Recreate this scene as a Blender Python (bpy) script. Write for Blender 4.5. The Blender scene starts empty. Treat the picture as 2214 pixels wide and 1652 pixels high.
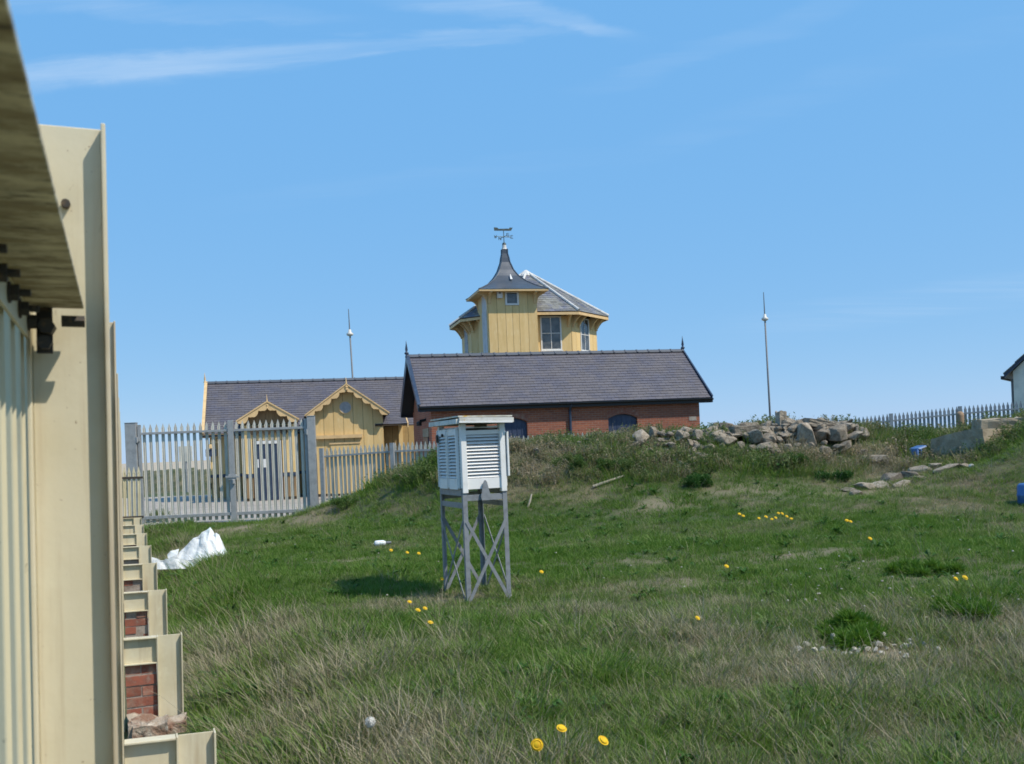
import bpy, bmesh, math, random
import numpy as np
from mathutils import Matrix, Vector

random.seed(7)
rng = np.random.default_rng(7)
D = bpy.data
SC = bpy.context.scene
COL = SC.collection

# ------------------------------------------------------------------ camera
PW, PH, FPX = 2213.0, 1652.0, 2151.0          # picture units used for measuring angles
ROLL, HORIZON = math.radians(2.4), 966.8       # level camera, raised frame (lens shift)
PITCH = 0.0
EYE = Vector((0, 0, 1.65))
cp, sp, cr, sr = math.cos(PITCH), math.sin(PITCH), math.cos(ROLL), math.sin(ROLL)
CF = Vector((0, cp, sp))
U0 = Vector((0, -sp, cp))
CX = Vector((1, 0, 0))
CR = CX * cr - U0 * sr
CU = U0 * cr + CX * sr
cam = D.cameras.new('camera')
cam.sensor_width = 36
cam.lens = 36 * FPX / PW
cam.shift_y = (HORIZON - PH / 2) / PW
cam.clip_start, cam.clip_end = 0.05, 20000
camo = D.objects.new('camera', cam)
COL.objects.link(camo)
camo.matrix_world = Matrix(((CR.x, CU.x, -CF.x, EYE.x), (CR.y, CU.y, -CF.y, EYE.y), (CR.z, CU.z, -CF.z, EYE.z), (0, 0, 0, 1)))
SC.camera = camo
cam.dof.use_dof = True
cam.dof.focus_distance = 22.0
cam.dof.aperture_fstop = 9.0

# ------------------------------------------------------------------ sky, sun, exposure
SUN_EL = math.radians(52)
SUN_H = Vector((0.916, -0.40, 0)).normalized()
TO_SUN = Vector((SUN_H.x * math.cos(SUN_EL), SUN_H.y * math.cos(SUN_EL), math.sin(SUN_EL)))
world = D.worlds.new('World')
SC.world = world
world.cycles.sampling_method = 'MANUAL'
world.cycles.sample_map_resolution = 256
world.use_nodes = True
wn, wl = world.node_tree.nodes, world.node_tree.links
wn.clear()
sky = wn.new('ShaderNodeTexSky')
sky.sky_type = 'NISHITA'
sky.sun_disc = False
sky.sun_elevation = SUN_EL
sky.sun_rotation = math.atan2(SUN_H.x, SUN_H.y)
sky.altitude = 0
sky.air_density, sky.dust_density, sky.ozone_density = 0.5, 0.3, 6.0
bg = wn.new('ShaderNodeBackground')
bg.inputs['Strength'].default_value = 0.125
wo = wn.new('ShaderNodeOutputWorld')
tc = wn.new('ShaderNodeTexCoord')
sep = wn.new('ShaderNodeSeparateXYZ')
wl.new(tc.outputs['Generated'], sep.inputs[0])


def wmath(op, a, b=None, clamp=False):
    n = wn.new('ShaderNodeMath')
    n.operation = op
    n.use_clamp = clamp
    for i, x in enumerate((a, b)):
        if x is None:
            continue
        if isinstance(x, (int, float)):
            n.inputs[i].default_value = x
        else:
            wl.new(x, n.inputs[i])
    return n.outputs[0]


# thin cirrus: noise on a high flat layer, stretched across the view
hz = wmath('ADD', wmath('MAXIMUM', sep.outputs['Z'], 0.0), 0.12)
cxy = wn.new('ShaderNodeCombineXYZ')
wl.new(wmath('DIVIDE', sep.outputs['X'], hz), cxy.inputs[0])
wl.new(wmath('DIVIDE', sep.outputs['Y'], hz), cxy.inputs[1])


def wnoise(scale, detail, seed, stretch):
    mp = wn.new('ShaderNodeMapping')
    mp.inputs['Rotation'].default_value = (0, 0, math.radians(-8))
    mp.inputs['Scale'].default_value = stretch
    wl.new(cxy.outputs[0], mp.inputs[0])
    nz = wn.new('ShaderNodeTexNoise')
    nz.noise_dimensions = '4D'
    nz.inputs['W'].default_value = seed
    nz.inputs['Scale'].default_value = scale
    nz.inputs['Detail'].default_value = detail
    nz.inputs['Roughness'].default_value = 0.6
    nz.inputs['Distortion'].default_value = 0.6
    wl.new(mp.outputs[0], nz.inputs['Vector'])
    return nz.outputs['Fac']


def wstep(v, lo, hi):
    mr = wn.new('ShaderNodeMapRange')
    mr.interpolation_type = 'SMOOTHSTEP'
    mr.inputs['From Min'].default_value = lo
    mr.inputs['From Max'].default_value = hi
    wl.new(v, mr.inputs['Value'])
    return mr.outputs[0]


wisp = wnoise(4.5, 9, 3.3, (0.30, 2.6, 1))
ragged = wnoise(3.2, 6, 7.7, (0.6, 1.6, 1))


def layer_xy(az, el):
    d = Vector((math.sin(az) * math.cos(el), math.cos(az) * math.cos(el), math.sin(el)))
    return Vector((d.x / (d.z + 0.12), d.y / (d.z + 0.12)))


def streak(a, b, w0, w1, amount):
    """one long cirrus streak between two directions (azimuth, elevation in degrees)"""
    a, b = layer_xy(*map(math.radians, a)), layer_xy(*map(math.radians, b))
    u = (b - a)
    L = u.length
    u = u / L
    px = wmath('SUBTRACT', csep.outputs[0], a.x)
    py = wmath('SUBTRACT', csep.outputs[1], a.y)
    t = wmath('DIVIDE', wmath('ADD', wmath('MULTIPLY', px, u.x), wmath('MULTIPLY', py, u.y)), L)
    d = wmath('ADD', wmath('MULTIPLY', px, -u.y), wmath('MULTIPLY', py, u.x))
    d = wmath('ADD', d, wmath('MULTIPLY', wmath('SUBTRACT', ragged, 0.5), 0.24))
    w = wmath('ADD', wmath('MULTIPLY', t, w1 - w0), w0)
    e = wmath('ABSOLUTE', wmath('DIVIDE', d, wmath('MAXIMUM', w, 0.01)))
    m = wmath('SUBTRACT', 1.0, wstep(e, 0.25, 1.1))
    m = wmath('MULTIPLY', m, wmath('MULTIPLY', wstep(t, -0.25, 0.15), wmath('SUBTRACT', 1.0, wstep(t, 0.7, 1.15))))
    return wmath('MULTIPLY', wmath('MULTIPLY', m, wmath('ADD', wmath('MULTIPLY', wstep(wisp, 0.35, 0.72), 1.0), 0.25)), amount)


csep = wn.new('ShaderNodeSeparateXYZ')
wl.new(cxy.outputs[0], csep.inputs[0])
cm = None
for st in (((-30, 18.4), (3, 22.4), 0.09, 0.03, 0.33), ((-6, 24.6), (8, 22.0), 0.05, 0.04, 0.24), ((-30, 22.4), (-9, 23.2), 0.05, 0.04, 0.18), ((6, 19.8), (22, 22.4), 0.05, 0.05, 0.06),
           ((-14, 14.0), (10, 16.2), 0.10, 0.08, 0.03), ((8, 16.2), (32, 20.0), 0.10, 0.10, 0.035), ((-60, 12), (-35, 15), 0.15, 0.1, 0.2), ((40, 16), (70, 20), 0.12, 0.1, 0.2), ((16, 6.2), (44, 7.2), 0.35, 0.3, 0.10)):
    x = streak(*st)
    cm = x if cm is None else wmath('MAXIMUM', cm, x)
cmask = wmath('MULTIPLY', cm, 1.0, True)
ml = wn.new('ShaderNodeMix')
ml.data_type, ml.blend_type = 'RGBA', 'MULTIPLY'
ml.inputs['Factor'].default_value = 1
wl.new(sky.outputs[0], ml.inputs['A'])
ml.inputs['B'].default_value = (0.72, 0.38, 0.08, 1)
ad = wn.new('ShaderNodeMix')
ad.data_type, ad.blend_type = 'RGBA', 'ADD'
ad.inputs['Factor'].default_value = 1
wl.new(ml.outputs['Result'], ad.inputs['A'])
ad.inputs['B'].default_value = (1.04, 3.22, 6.55, 1)
mix = wn.new('ShaderNodeMix')
mix.data_type = 'RGBA'
wl.new(cmask, mix.inputs['Factor'])
wl.new(ad.outputs['Result'], mix.inputs['A'])
mix.inputs['B'].default_value = (5.4, 6.6, 8.0, 1)
wl.new(mix.outputs['Result'], bg.inputs['Color'])
wl.new(bg.outputs[0], wo.inputs[0])

sun = D.lights.new('sun', 'SUN')
sun.energy = 4.6
sun.angle = math.radians(0.53)
sun.color = (1.0, 0.91, 0.77)
suno = D.objects.new('sun', sun)
COL.objects.link(suno)
suno.rotation_euler = (-TO_SUN).to_track_quat('-Z', 'Y').to_euler()

SC.view_settings.view_transform = 'Standard'
SC.view_settings.look = 'None'
SC.view_settings.gamma = 1
SC.view_settings.exposure = 0.0
SC.view_settings.use_curve_mapping = False
SC.render.engine = 'CYCLES'
SC.cycles.use_denoising = True
SC.cycles.adaptive_threshold = 0.02
SC.cycles.max_bounces = 4
SC.cycles.diffuse_bounces = 3
SC.cycles.pixel_filter_type = 'BLACKMAN_HARRIS'
SC.cycles.filter_width = 1.7


# ------------------------------------------------------------------ helpers
def ray(px, py):
    return CF + CR * ((px - PW / 2) / FPX) + CU * ((HORIZON - py) / FPX)


def at(px, py, Y):
    """The point Y metres ahead of the camera in the direction measured at (px, py)."""
    d = ray(px, py)
    return EYE + d * (Y / d.y)


def horizon(px):
    return HORIZON + (PW / 2 - px) * math.tan(ROLL)


def tag(o, label=None, cat=None, group=None, kind=None):
    if label:
        o['label'] = label
    if cat:
        o['category'] = cat
    if group:
        o['group'] = group
    if kind:
        o['kind'] = kind
    return o


def empty(name, loc=(0, 0, 0), rz=0.0, **kw):
    o = D.objects.new(name, None)
    COL.objects.link(o)
    o.location = loc
    o.rotation_euler = (0, 0, rz)
    o.empty_display_size = 0.2
    return tag(o, **kw)


def put(name, me, parent=None, loc=(0, 0, 0), rot=(0, 0, 0), scl=(1, 1, 1)):
    o = D.objects.new(name, me)
    COL.objects.link(o)
    o.parent = parent
    o.location, o.rotation_euler, o.scale = loc, rot, scl
    return o


class MB:
    def __init__(self, M=None):
        self.v, self.f, self.M = [], [], M

    def add(self, vs, fs):
        n = len(self.v)
        for p in vs:
            p = Vector(p)
            self.v.append(tuple(self.M @ p) if self.M is not None else tuple(p))
        self.f += [tuple(i + n for i in f) for f in fs]
        return self

    def box(self, x0, x1, y0, y1, z0, z1):
        vs = [(x, y, z) for z in (z0, z1) for y in (y0, y1) for x in (x0, x1)]
        return self.add(vs, [(0, 2, 3, 1), (4, 5, 7, 6), (0, 1, 5, 4), (2, 6, 7, 3), (0, 4, 6, 2), (1, 3, 7, 5)])

    def extrude(self, poly, vec):
        """closed prism: 3-D polygon swept along vec"""
        vec = Vector(vec)
        n = len(poly)
        a = [Vector(p) for p in poly]
        b = [p + vec for p in a]
        fs = [tuple(range(n - 1, -1, -1)), tuple(range(n, 2 * n))]
        fs += [(i, (i + 1) % n, (i + 1) % n + n, i + n) for i in range(n)]
        return self.add(a + b, fs)

    def bar(self, p0, p1, w, h, up=(0, 0, 1)):
        p0, p1 = Vector(p0), Vector(p1)
        d = (p1 - p0).normalized()
        s = d.cross(Vector(up))
        if s.length < 1e-4:
            s = d.cross(Vector((1, 0, 0)))
        s.normalize()
        u = s.cross(d)
        q = [p0 + s * (a * w / 2) + u * (b * h / 2) for a, b in ((-1, -1), (1, -1), (1, 1), (-1, 1))]
        return self.extrude(q, p1 - p0)

    def tube(self, p0, p1, r0, r1=None, n=8):
        r1 = r0 if r1 is None else r1
        p0, p1 = Vector(p0), Vector(p1)
        d = (p1 - p0).normalized()
        s = d.cross(Vector((0, 0, 1)))
        if s.length < 1e-3:
            s = Vector((1, 0, 0))
        s.normalize()
        u = s.cross(d)
        vs = []
        for p, r in ((p0, r0), (p1, r1)):
            vs += [p + (s * math.cos(2 * math.pi * i / n) + u * math.sin(2 * math.pi * i / n)) * r for i in range(n)]
        fs = [(i, (i + 1) % n, (i + 1) % n + n, i + n) for i in range(n)]
        fs += [tuple(range(n - 1, -1, -1)), tuple(range(n, 2 * n))]
        return self.add(vs, fs)

    def lathe(self, prof, n=16, c=(0, 0, 0), rot=0.0):
        vs, fs = [], []
        for r, z in prof:
            for i in range(n):
                a = 2 * math.pi * i / n + rot
                vs.append((c[0] + r * math.cos(a), c[1] + r * math.sin(a), c[2] + z))
        for k in range(len(prof) - 1):
            for i in range(n):
                j = (i + 1) % n
                fs.append((k * n + i, k * n + j, (k + 1) * n + j, (k + 1) * n + i))
        fs.append(tuple(range(n - 1, -1, -1)))
        fs.append(tuple(range((len(prof) - 1) * n, len(prof) * n)))
        return self.add(vs, fs)

    def mesh(self, name, mat, smooth=False):
        me = D.meshes.new(name)
        me.from_pydata(self.v, [], self.f)
        if mat is not None:
            me.materials.append(mat)
        if smooth:
            me.polygons.foreach_set('use_smooth', [True] * len(me.polygons))
        me.update()
        return me

    def build(self, name, mat, parent=None, smooth=False, loc=(0, 0, 0), rot=(0, 0, 0), bevel=0):
        o = put(name, self.mesh(name, mat, smooth), parent, loc, rot)
        if bevel:
            m = o.modifiers.new('bevel', 'BEVEL')
            m.width, m.segments, m.limit_method = bevel, 2, 'ANGLE'
        return o


def lin(r, g, b):
    f = lambda c: (c / 255 / 12.92) if c <= 10 else ((c / 255 + 0.055) / 1.055) ** 2.4
    return (f(r), f(g), f(b), 1)


def c4(c):
    return tuple(c) if len(c) == 4 else (*c, 1)


class Mat:
    """Principled material with procedural colour layers."""

    def __init__(self, name, col, rough=0.7, metallic=0.0, spec=0.4):
        self.m = D.materials.new(name)
        self.m.use_nodes = True
        self.n, self.l = self.m.node_tree.nodes, self.m.node_tree.links
        self.b = self.n['Principled BSDF']
        self.b.inputs['Roughness'].default_value = rough
        self.b.inputs['Metallic'].default_value = metallic
        self.b.inputs['Specular IOR Level'].default_value = spec
        rgb = self.n.new('ShaderNodeRGB')
        rgb.outputs[0].default_value = c4(col)
        self.c = rgb.outputs[0]
        t = self.n.new('ShaderNodeTexCoord')
        oi = self.n.new('ShaderNodeObjectInfo')
        ml = self.math('MULTIPLY', oi.outputs['Random'], 37.0)
        va = self.n.new('ShaderNodeVectorMath')
        va.operation = 'ADD'
        self.l.new(t.outputs['Object'], va.inputs[0])
        self.l.new(ml, va.inputs[1])
        self.co = va.outputs[0]
        self.rawco = t.outputs['Object']
        self.rnd = oi.outputs['Random']
        self.h = None
        self.done()

    def math(self, op, a, b=None, clamp=False):
        n = self.n.new('ShaderNodeMath')
        n.operation = op
        n.use_clamp = clamp
        for i, x in enumerate((a, b)):
            if x is None:
                continue
            if isinstance(x, (int, float)):
                n.inputs[i].default_value = x
            else:
                self.l.new(x, n.inputs[i])
        return n.outputs[0]

    def noise(self, scale, detail=4, rough=0.55, stretch=None, co=None, dist=0.0):
        v = co or self.co
        if stretch:
            mp = self.n.new('ShaderNodeMapping')
            mp.inputs['Scale'].default_value = stretch
            self.l.new(v, mp.inputs[0])
            v = mp.outputs[0]
        n = self.n.new('ShaderNodeTexNoise')
        n.inputs['Scale'].default_value = scale
        n.inputs['Detail'].default_value = detail
        n.inputs['Roughness'].default_value = rough
        n.inputs['Distortion'].default_value = dist
        self.l.new(v, n.inputs['Vector'])
        return n.outputs['Fac']

    def rng(self, v, lo, hi, a=0.0, b=1.0):
        n = self.n.new('ShaderNodeMapRange')
        n.interpolation_type = 'SMOOTHSTEP'
        n.inputs['From Min'].default_value, n.inputs['From Max'].default_value = lo, hi
        n.inputs['To Min'].default_value, n.inputs['To Max'].default_value = a, b
        self.l.new(v, n.inputs['Value'])
        return n.outputs[0]

    def layer(self, col, fac):
        n = self.n.new('ShaderNodeMix')
        n.data_type = 'RGBA'
        if isinstance(fac, (int, float)):
            n.inputs['Factor'].default_value = fac
        else:
            self.l.new(fac, n.inputs['Factor'])
        self.l.new(self.c, n.inputs['A'])
        if hasattr(col, 'is_output'):
            self.l.new(col, n.inputs['B'])
        else:
            n.inputs['B'].default_value = c4(col)
        self.c = n.outputs['Result']
        return self.done()

    def mottle(self, col, scale, lo=0.4, hi=0.65, detail=5, stretch=None, amount=1.0, rough=0.6):
        return self.layer(col, self.rng(self.noise(scale, detail, rough, stretch), lo, hi, 0, amount))

    def vary(self, amt, src=None):
        """brightness spread per piece"""
        hsv = self.n.new('ShaderNodeHueSaturation')
        self.l.new(self.c, hsv.inputs['Color'])
        self.l.new(self.rng_lin(src or self.rnd, 1 - amt, 1 + amt), hsv.inputs['Value'])
        self.c = hsv.outputs[0]
        return self.done()

    def rng_lin(self, v, a, b):
        n = self.n.new('ShaderNodeMapRange')
        n.inputs['To Min'].default_value, n.inputs['To Max'].default_value = a, b
        self.l.new(v, n.inputs['Value'])
        return n.outputs[0]

    def island(self, amt):
        g = self.n.new('ShaderNodeNewGeometry')
        return self.vary(amt, g.outputs['Random Per Island'])

    def bump(self, scale, strength, dist=0.01, detail=5, stretch=None):
        b = self.n.new('ShaderNodeBump')
        b.inputs['Strength'].default_value = strength
        b.inputs['Distance'].default_value = dist
        self.l.new(self.noise(scale, detail, 0.6, stretch), b.inputs['Height'])
        if self.h is not None:
            self.l.new(self.h, b.inputs['Normal'])
        self.h = b.outputs[0]
        self.l.new(self.h, self.b.inputs['Normal'])
        return self

    def done(self):
        self.l.new(self.c, self.b.inputs['Base Color'])
        return self


M = {}


def mk(key, *a, **k):
    x = Mat(key, *a, **k)
    M[key] = x.m
    return x


# painted steel of the near fence
mk('cream_paint', (0.66, 0.605, 0.45), 0.42).mottle((0.58, 0.52, 0.36), 3.0, 0.35, 0.7).mottle((0.70, 0.66, 0.49), 9, 0.5, 0.75, amount=0.6) \
    .mottle((0.26, 0.17, 0.09), 90, 0.70, 0.76, 3, amount=0.8).mottle((0.40, 0.31, 0.19), 7, 0.50, 0.78, 7, (2.0, 2.0, 0.2), 0.7).bump(60, 0.12, 0.002)
mk('cream_dirty', (0.66, 0.60, 0.43), 0.75).mottle((0.27, 0.215, 0.12), 9, 0.40, 0.58, 9, (0.8, 2.2, 1), 0.9, 0.8).mottle((0.07, 0.055, 0.035), 24, 0.53, 0.64, 8, (0.6, 2.6, 1), 0.85, 0.7) \
    .mottle((0.54, 0.49, 0.33), 14, 0.58, 0.8, 5, None, 0.5).bump(40, 0.3, 0.003)
pp = mk('post_paint', (0.66, 0.605, 0.45), 0.45).mottle((0.58, 0.52, 0.36), 3.0, 0.35, 0.7).mottle((0.70, 0.66, 0.50), 9, 0.5, 0.75, amount=0.6) \
    .mottle((0.20, 0.12, 0.06), 90, 0.70, 0.76, 3, amount=0.8).mottle((0.44, 0.35, 0.22), 9, 0.52, 0.72, 8, (2.5, 2.5, 0.10), 0.65)
xs_ = pp.n.new('ShaderNodeSeparateXYZ')
pp.l.new(pp.rawco, xs_.inputs[0])
edge = pp.rng(pp.math('ADD', xs_.outputs[0], pp.math('MULTIPLY', pp.noise(9, 6, 0.6, (1, 1, 0.25)), 0.03)), -0.032, -0.012)
pp.layer((0.44, 0.35, 0.245), pp.math('MULTIPLY', edge, pp.rng(pp.noise(5, 7, 0.65, (1, 1, 0.3)), 0.35, 0.68, 0.1, 0.75)))
pp.mottle((0.22, 0.14, 0.07), 26, 0.66, 0.74, 6, (1, 1, 0.35), 0.6).bump(60, 0.15, 0.002).bump(6, 0.15, 0.01)
mk('pale_paint', (0.62, 0.57, 0.40), 0.5).mottle((0.34, 0.28, 0.17), 6, 0.5, 0.75, 6, (3, 3, 0.35), 0.7).mottle((0.09, 0.08, 0.06), 34, 0.66, 0.74, 4, (1, 1, 0.5), 0.75).bump(60, 0.15, 0.002)
mk('rusty_edge', (0.33, 0.24, 0.15), 0.8).mottle((0.55, 0.48, 0.34), 14, 0.45, 0.65, 6)
mk('bolt_steel', (0.055, 0.05, 0.045), 0.65, 0.3).mottle((0.12, 0.085, 0.05), 60, 0.5, 0.7)
mk('galvanised', (0.36, 0.37, 0.375), 0.5, 0.15).mottle((0.28, 0.29, 0.295), 7, 0.4, 0.7).mottle((0.44, 0.44, 0.43), 25, 0.5, 0.75, amount=0.6)
mk('pale_galvanised', (0.60, 0.575, 0.50), 0.6, 0.0).mottle((0.47, 0.455, 0.41), 6, 0.4, 0.7, 5, (3, 3, 0.5)).mottle((0.30, 0.25, 0.18), 18, 0.62, 0.8, amount=0.6).vary(0.08)
mk('stand_steel', (0.26, 0.28, 0.30), 0.55, 0.15).mottle((0.19, 0.20, 0.22), 14, 0.4, 0.7).mottle((0.22, 0.14, 0.08), 30, 0.66, 0.8, amount=0.7).bump(50, 0.1, 0.002)
mk('brick', (0.30, 0.10, 0.065), 0.9).mottle((0.22, 0.085, 0.06), 12, 0.35, 0.65).mottle((0.42, 0.29, 0.22), 9, 0.45, 0.75, 6, None, 0.75).mottle((0.30, 0.25, 0.21), 24, 0.5, 0.75, 6, None, 0.6).vary(0.2).bump(60, 0.5, 0.006)
mk('mortar', (0.36, 0.31, 0.27), 0.95).mottle((0.24, 0.20, 0.17), 18, 0.4, 0.7).bump(50, 0.6, 0.008)
mk('broken_masonry', (0.42, 0.36, 0.29), 0.95).mottle((0.22, 0.13, 0.09), 7, 0.40, 0.62).mottle((0.60, 0.55, 0.47), 13, 0.55, 0.75).mottle((0.38, 0.22, 0.08), 16, 0.66, 0.78).bump(25, 0.9, 0.03)
mk('concrete', (0.36, 0.30, 0.21), 0.95).mottle((0.22, 0.18, 0.125), 2.2, 0.35, 0.7).mottle((0.40, 0.36, 0.29), 9, 0.5, 0.75, amount=0.7).mottle((0.34, 0.24, 0.08), 4, 0.66, 0.8, 6, None, 0.6).bump(20, 0.6, 0.02)
mk('yard_concrete', (0.36, 0.33, 0.29), 0.95).mottle((0.28, 0.25, 0.22), 0.8, 0.35, 0.7).mottle((0.44, 0.40, 0.35), 4, 0.5, 0.75, amount=0.7).bump(30, 0.3, 0.01)
mk('stone', (0.32, 0.275, 0.215), 0.95).mottle((0.20, 0.165, 0.125), 6, 0.38, 0.66).mottle((0.45, 0.41, 0.345), 11, 0.55, 0.75, amount=0.8).mottle((0.36, 0.24, 0.10), 9, 0.66, 0.8, amount=0.5).vary(0.28).bump(22, 0.9, 0.03)
mk('white_stone', (0.52, 0.49, 0.43), 0.9).mottle((0.34, 0.30, 0.24), 9, 0.4, 0.7).vary(0.15).bump(25, 0.6, 0.01)
mk('slate_purple', (0.120, 0.110, 0.120), 0.66).mottle((0.10, 0.098, 0.125), 1.6, 0.4, 0.65).mottle((0.128, 0.116, 0.116), 3.3, 0.5, 0.75, amount=0.6).island(0.09).bump(40, 0.25, 0.004)
mk('slate_grey', (0.20, 0.20, 0.185), 0.7).mottle((0.13, 0.14, 0.19), 1.7, 0.4, 0.65).mottle((0.34, 0.34, 0.32), 4.5, 0.55, 0.75, amount=0.75).island(0.25).bump(40, 0.25, 0.004)
mk('ridge_clay', (0.085, 0.095, 0.115), 0.6).mottle((0.22, 0.17, 0.08), 9, 0.62, 0.75, amount=0.6).vary(0.12)
mk('navy_paint', (0.032, 0.048, 0.085), 0.35).mottle((0.05, 0.07, 0.11), 5, 0.4, 0.7)
mk('blue_shutter', (0.034, 0.050, 0.098), 0.5).mottle((0.05, 0.066, 0.115), 3, 0.4, 0.7).bump(20, 0.1, 0.003)
mk('black_paint', (0.014, 0.015, 0.018), 0.4)
mk('yellow_paint', (0.72, 0.515, 0.235), 0.65).mottle((0.65, 0.455, 0.19), 2.2, 0.35, 0.7, 5, (2, 2, 0.5)).mottle((0.76, 0.60, 0.33), 6, 0.5, 0.75, 6, (2, 2, 0.4), 0.7).mottle((0.45, 0.31, 0.14), 8, 0.60, 0.78, 6, (3, 3, 0.25), 0.6).vary(0.07)
mk('yellow_trim', (0.70, 0.49, 0.245), 0.6).mottle((0.60, 0.41, 0.20), 4, 0.4, 0.7)
mk('yellow_dull', (0.45, 0.31, 0.13), 0.75).mottle((0.36, 0.24, 0.10), 3, 0.4, 0.7).vary(0.08)
mk('timber_brown', (0.30, 0.20, 0.10), 0.8).mottle((0.20, 0.13, 0.07), 4, 0.4, 0.7, 5, (4, 4, .4))
mk('groove_dark', (0.07, 0.05, 0.03), 0.9)
mk('white_paint', (0.72, 0.72, 0.70), 0.5).mottle((0.56, 0.55, 0.51), 9, 0.55, 0.8, amount=0.7)
mk('screen_white', (0.80, 0.80, 0.79), 0.55).mottle((0.66, 0.65, 0.61), 7, 0.5, 0.78, 6, None, 0.8).mottle((0.33, 0.29, 0.23), 30, 0.70, 0.80, 5, (1, 1, 2.5), 0.8).bump(40, 0.12, 0.003)
mk('screen_roof', (0.62, 0.60, 0.53), 0.8).mottle((0.45, 0.43, 0.36), 8, 0.4, 0.7).mottle((0.62, 0.36, 0.03), 9, 0.54, 0.66, 6, None, 0.95).bump(30, 0.3, 0.004)
mk('screen_fascia', (0.66, 0.655, 0.62), 0.75).mottle((0.46, 0.45, 0.40), 10, 0.45, 0.75).mottle((0.58, 0.36, 0.05), 16, 0.66, 0.76, 6, None, 0.8).bump(30, 0.2, 0.003)
mk('grey_door', (0.52, 0.53, 0.54), 0.6).mottle((0.42, 0.43, 0.45), 4, 0.4, 0.7)
mk('lead', (0.085, 0.098, 0.118), 0.36, 0.35).mottle((0.12, 0.13, 0.15), 2.0, 0.4, 0.7).bump(12, 0.08, 0.01)
mk('lead_roll', (0.62, 0.61, 0.58), 0.6).mottle((0.45, 0.44, 0.42), 5, 0.45, 0.7)
mk('copper_dark', (0.07, 0.09, 0.09), 0.5, 0.4).mottle((0.14, 0.17, 0.15), 9, 0.5, 0.7)
mk('glass_dark', (0.11, 0.115, 0.12), 0.08, 0.0, 0.8).mottle((0.04, 0.045, 0.05), 2.5, 0.4, 0.65)
mk('render_wall', (0.80, 0.755, 0.66), 0.9).mottle((0.60, 0.57, 0.50), 1.5, 0.4, 0.7).bump(50, 0.2, 0.01)
mk('mast_grey', (0.17, 0.18, 0.19), 0.6, 0.1)
mk('mast_globe', (0.62, 0.61, 0.57), 0.4)
mk('plastic_blue', (0.055, 0.14, 0.34), 0.45).mottle((0.11, 0.22, 0.42), 6, 0.5, 0.75)
mk('dandelion_yellow', (0.70, 0.47, 0.015), 0.8).mottle((0.60, 0.33, 0.010), 60, 0.4, 0.7)
mk('dandelion_clock', (0.62, 0.61, 0.57), 0.9)
mk('stem_green', (0.13, 0.17, 0.06), 0.7)
mk('driftwood', (0.42, 0.37, 0.29), 0.9).mottle((0.27, 0.23, 0.17), 9, 0.4, 0.7, 5, (4, 4, .5))
mk('sand', (0.45, 0.37, 0.27), 0.95).mottle((0.36, 0.29, 0.20), 0.05, 0.35, 0.7)
mk('post_brown', (0.36, 0.24, 0.15), 0.9).mottle((0.22, 0.15, 0.10), 9, 0.4, 0.7)

# far brick wall: courses too small to build at this distance
bm_ = mk('brick_wall_far', (0.30, 0.10, 0.06), 0.9)
cs = bm_.n.new('ShaderNodeSeparateXYZ')
bm_.l.new(bm_.rawco, cs.inputs[0])
cc = bm_.n.new('ShaderNodeCombineXYZ')
bm_.l.new(bm_.math('ADD', cs.outputs[0], cs.outputs[1]), cc.inputs[0])
bm_.l.new(cs.outputs[2], cc.inputs[1])
bt = bm_.n.new('ShaderNodeTexBrick')
bt.inputs['Color1'].default_value = (0.34, 0.112, 0.06, 1)
bt.inputs['Color2'].default_value = (0.235, 0.078, 0.05, 1)
bt.inputs['Mortar'].default_value = (0.30, 0.22, 0.17, 1)
bt.inputs['Scale'].default_value = 1.0
bt.inputs['Mortar Size'].default_value = 0.006
bt.inputs['Brick Width'].default_value = 0.225
bt.inputs['Row Height'].default_value = 0.075
bm_.l.new(cc.outputs[0], bt.inputs['Vector'])
bm_.c = bt.outputs['Color']
bm_.mottle((0.20, 0.085, 0.06), 0.9, 0.42, 0.75, 5, None, 0.6).mottle((0.38, 0.16, 0.09), 5, 0.55, 0.8, 5, None, 0.5)
bmp = bm_.n.new('ShaderNodeBump')
bmp.inputs['Strength'].default_value = 0.5
bmp.inputs['Distance'].default_value = 0.01
bm_.l.new(bt.outputs['Fac'], bmp.inputs['Height'])
bmp.invert = True
bm_.l.new(bmp.outputs[0], bm_.b.inputs['Normal'])


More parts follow.
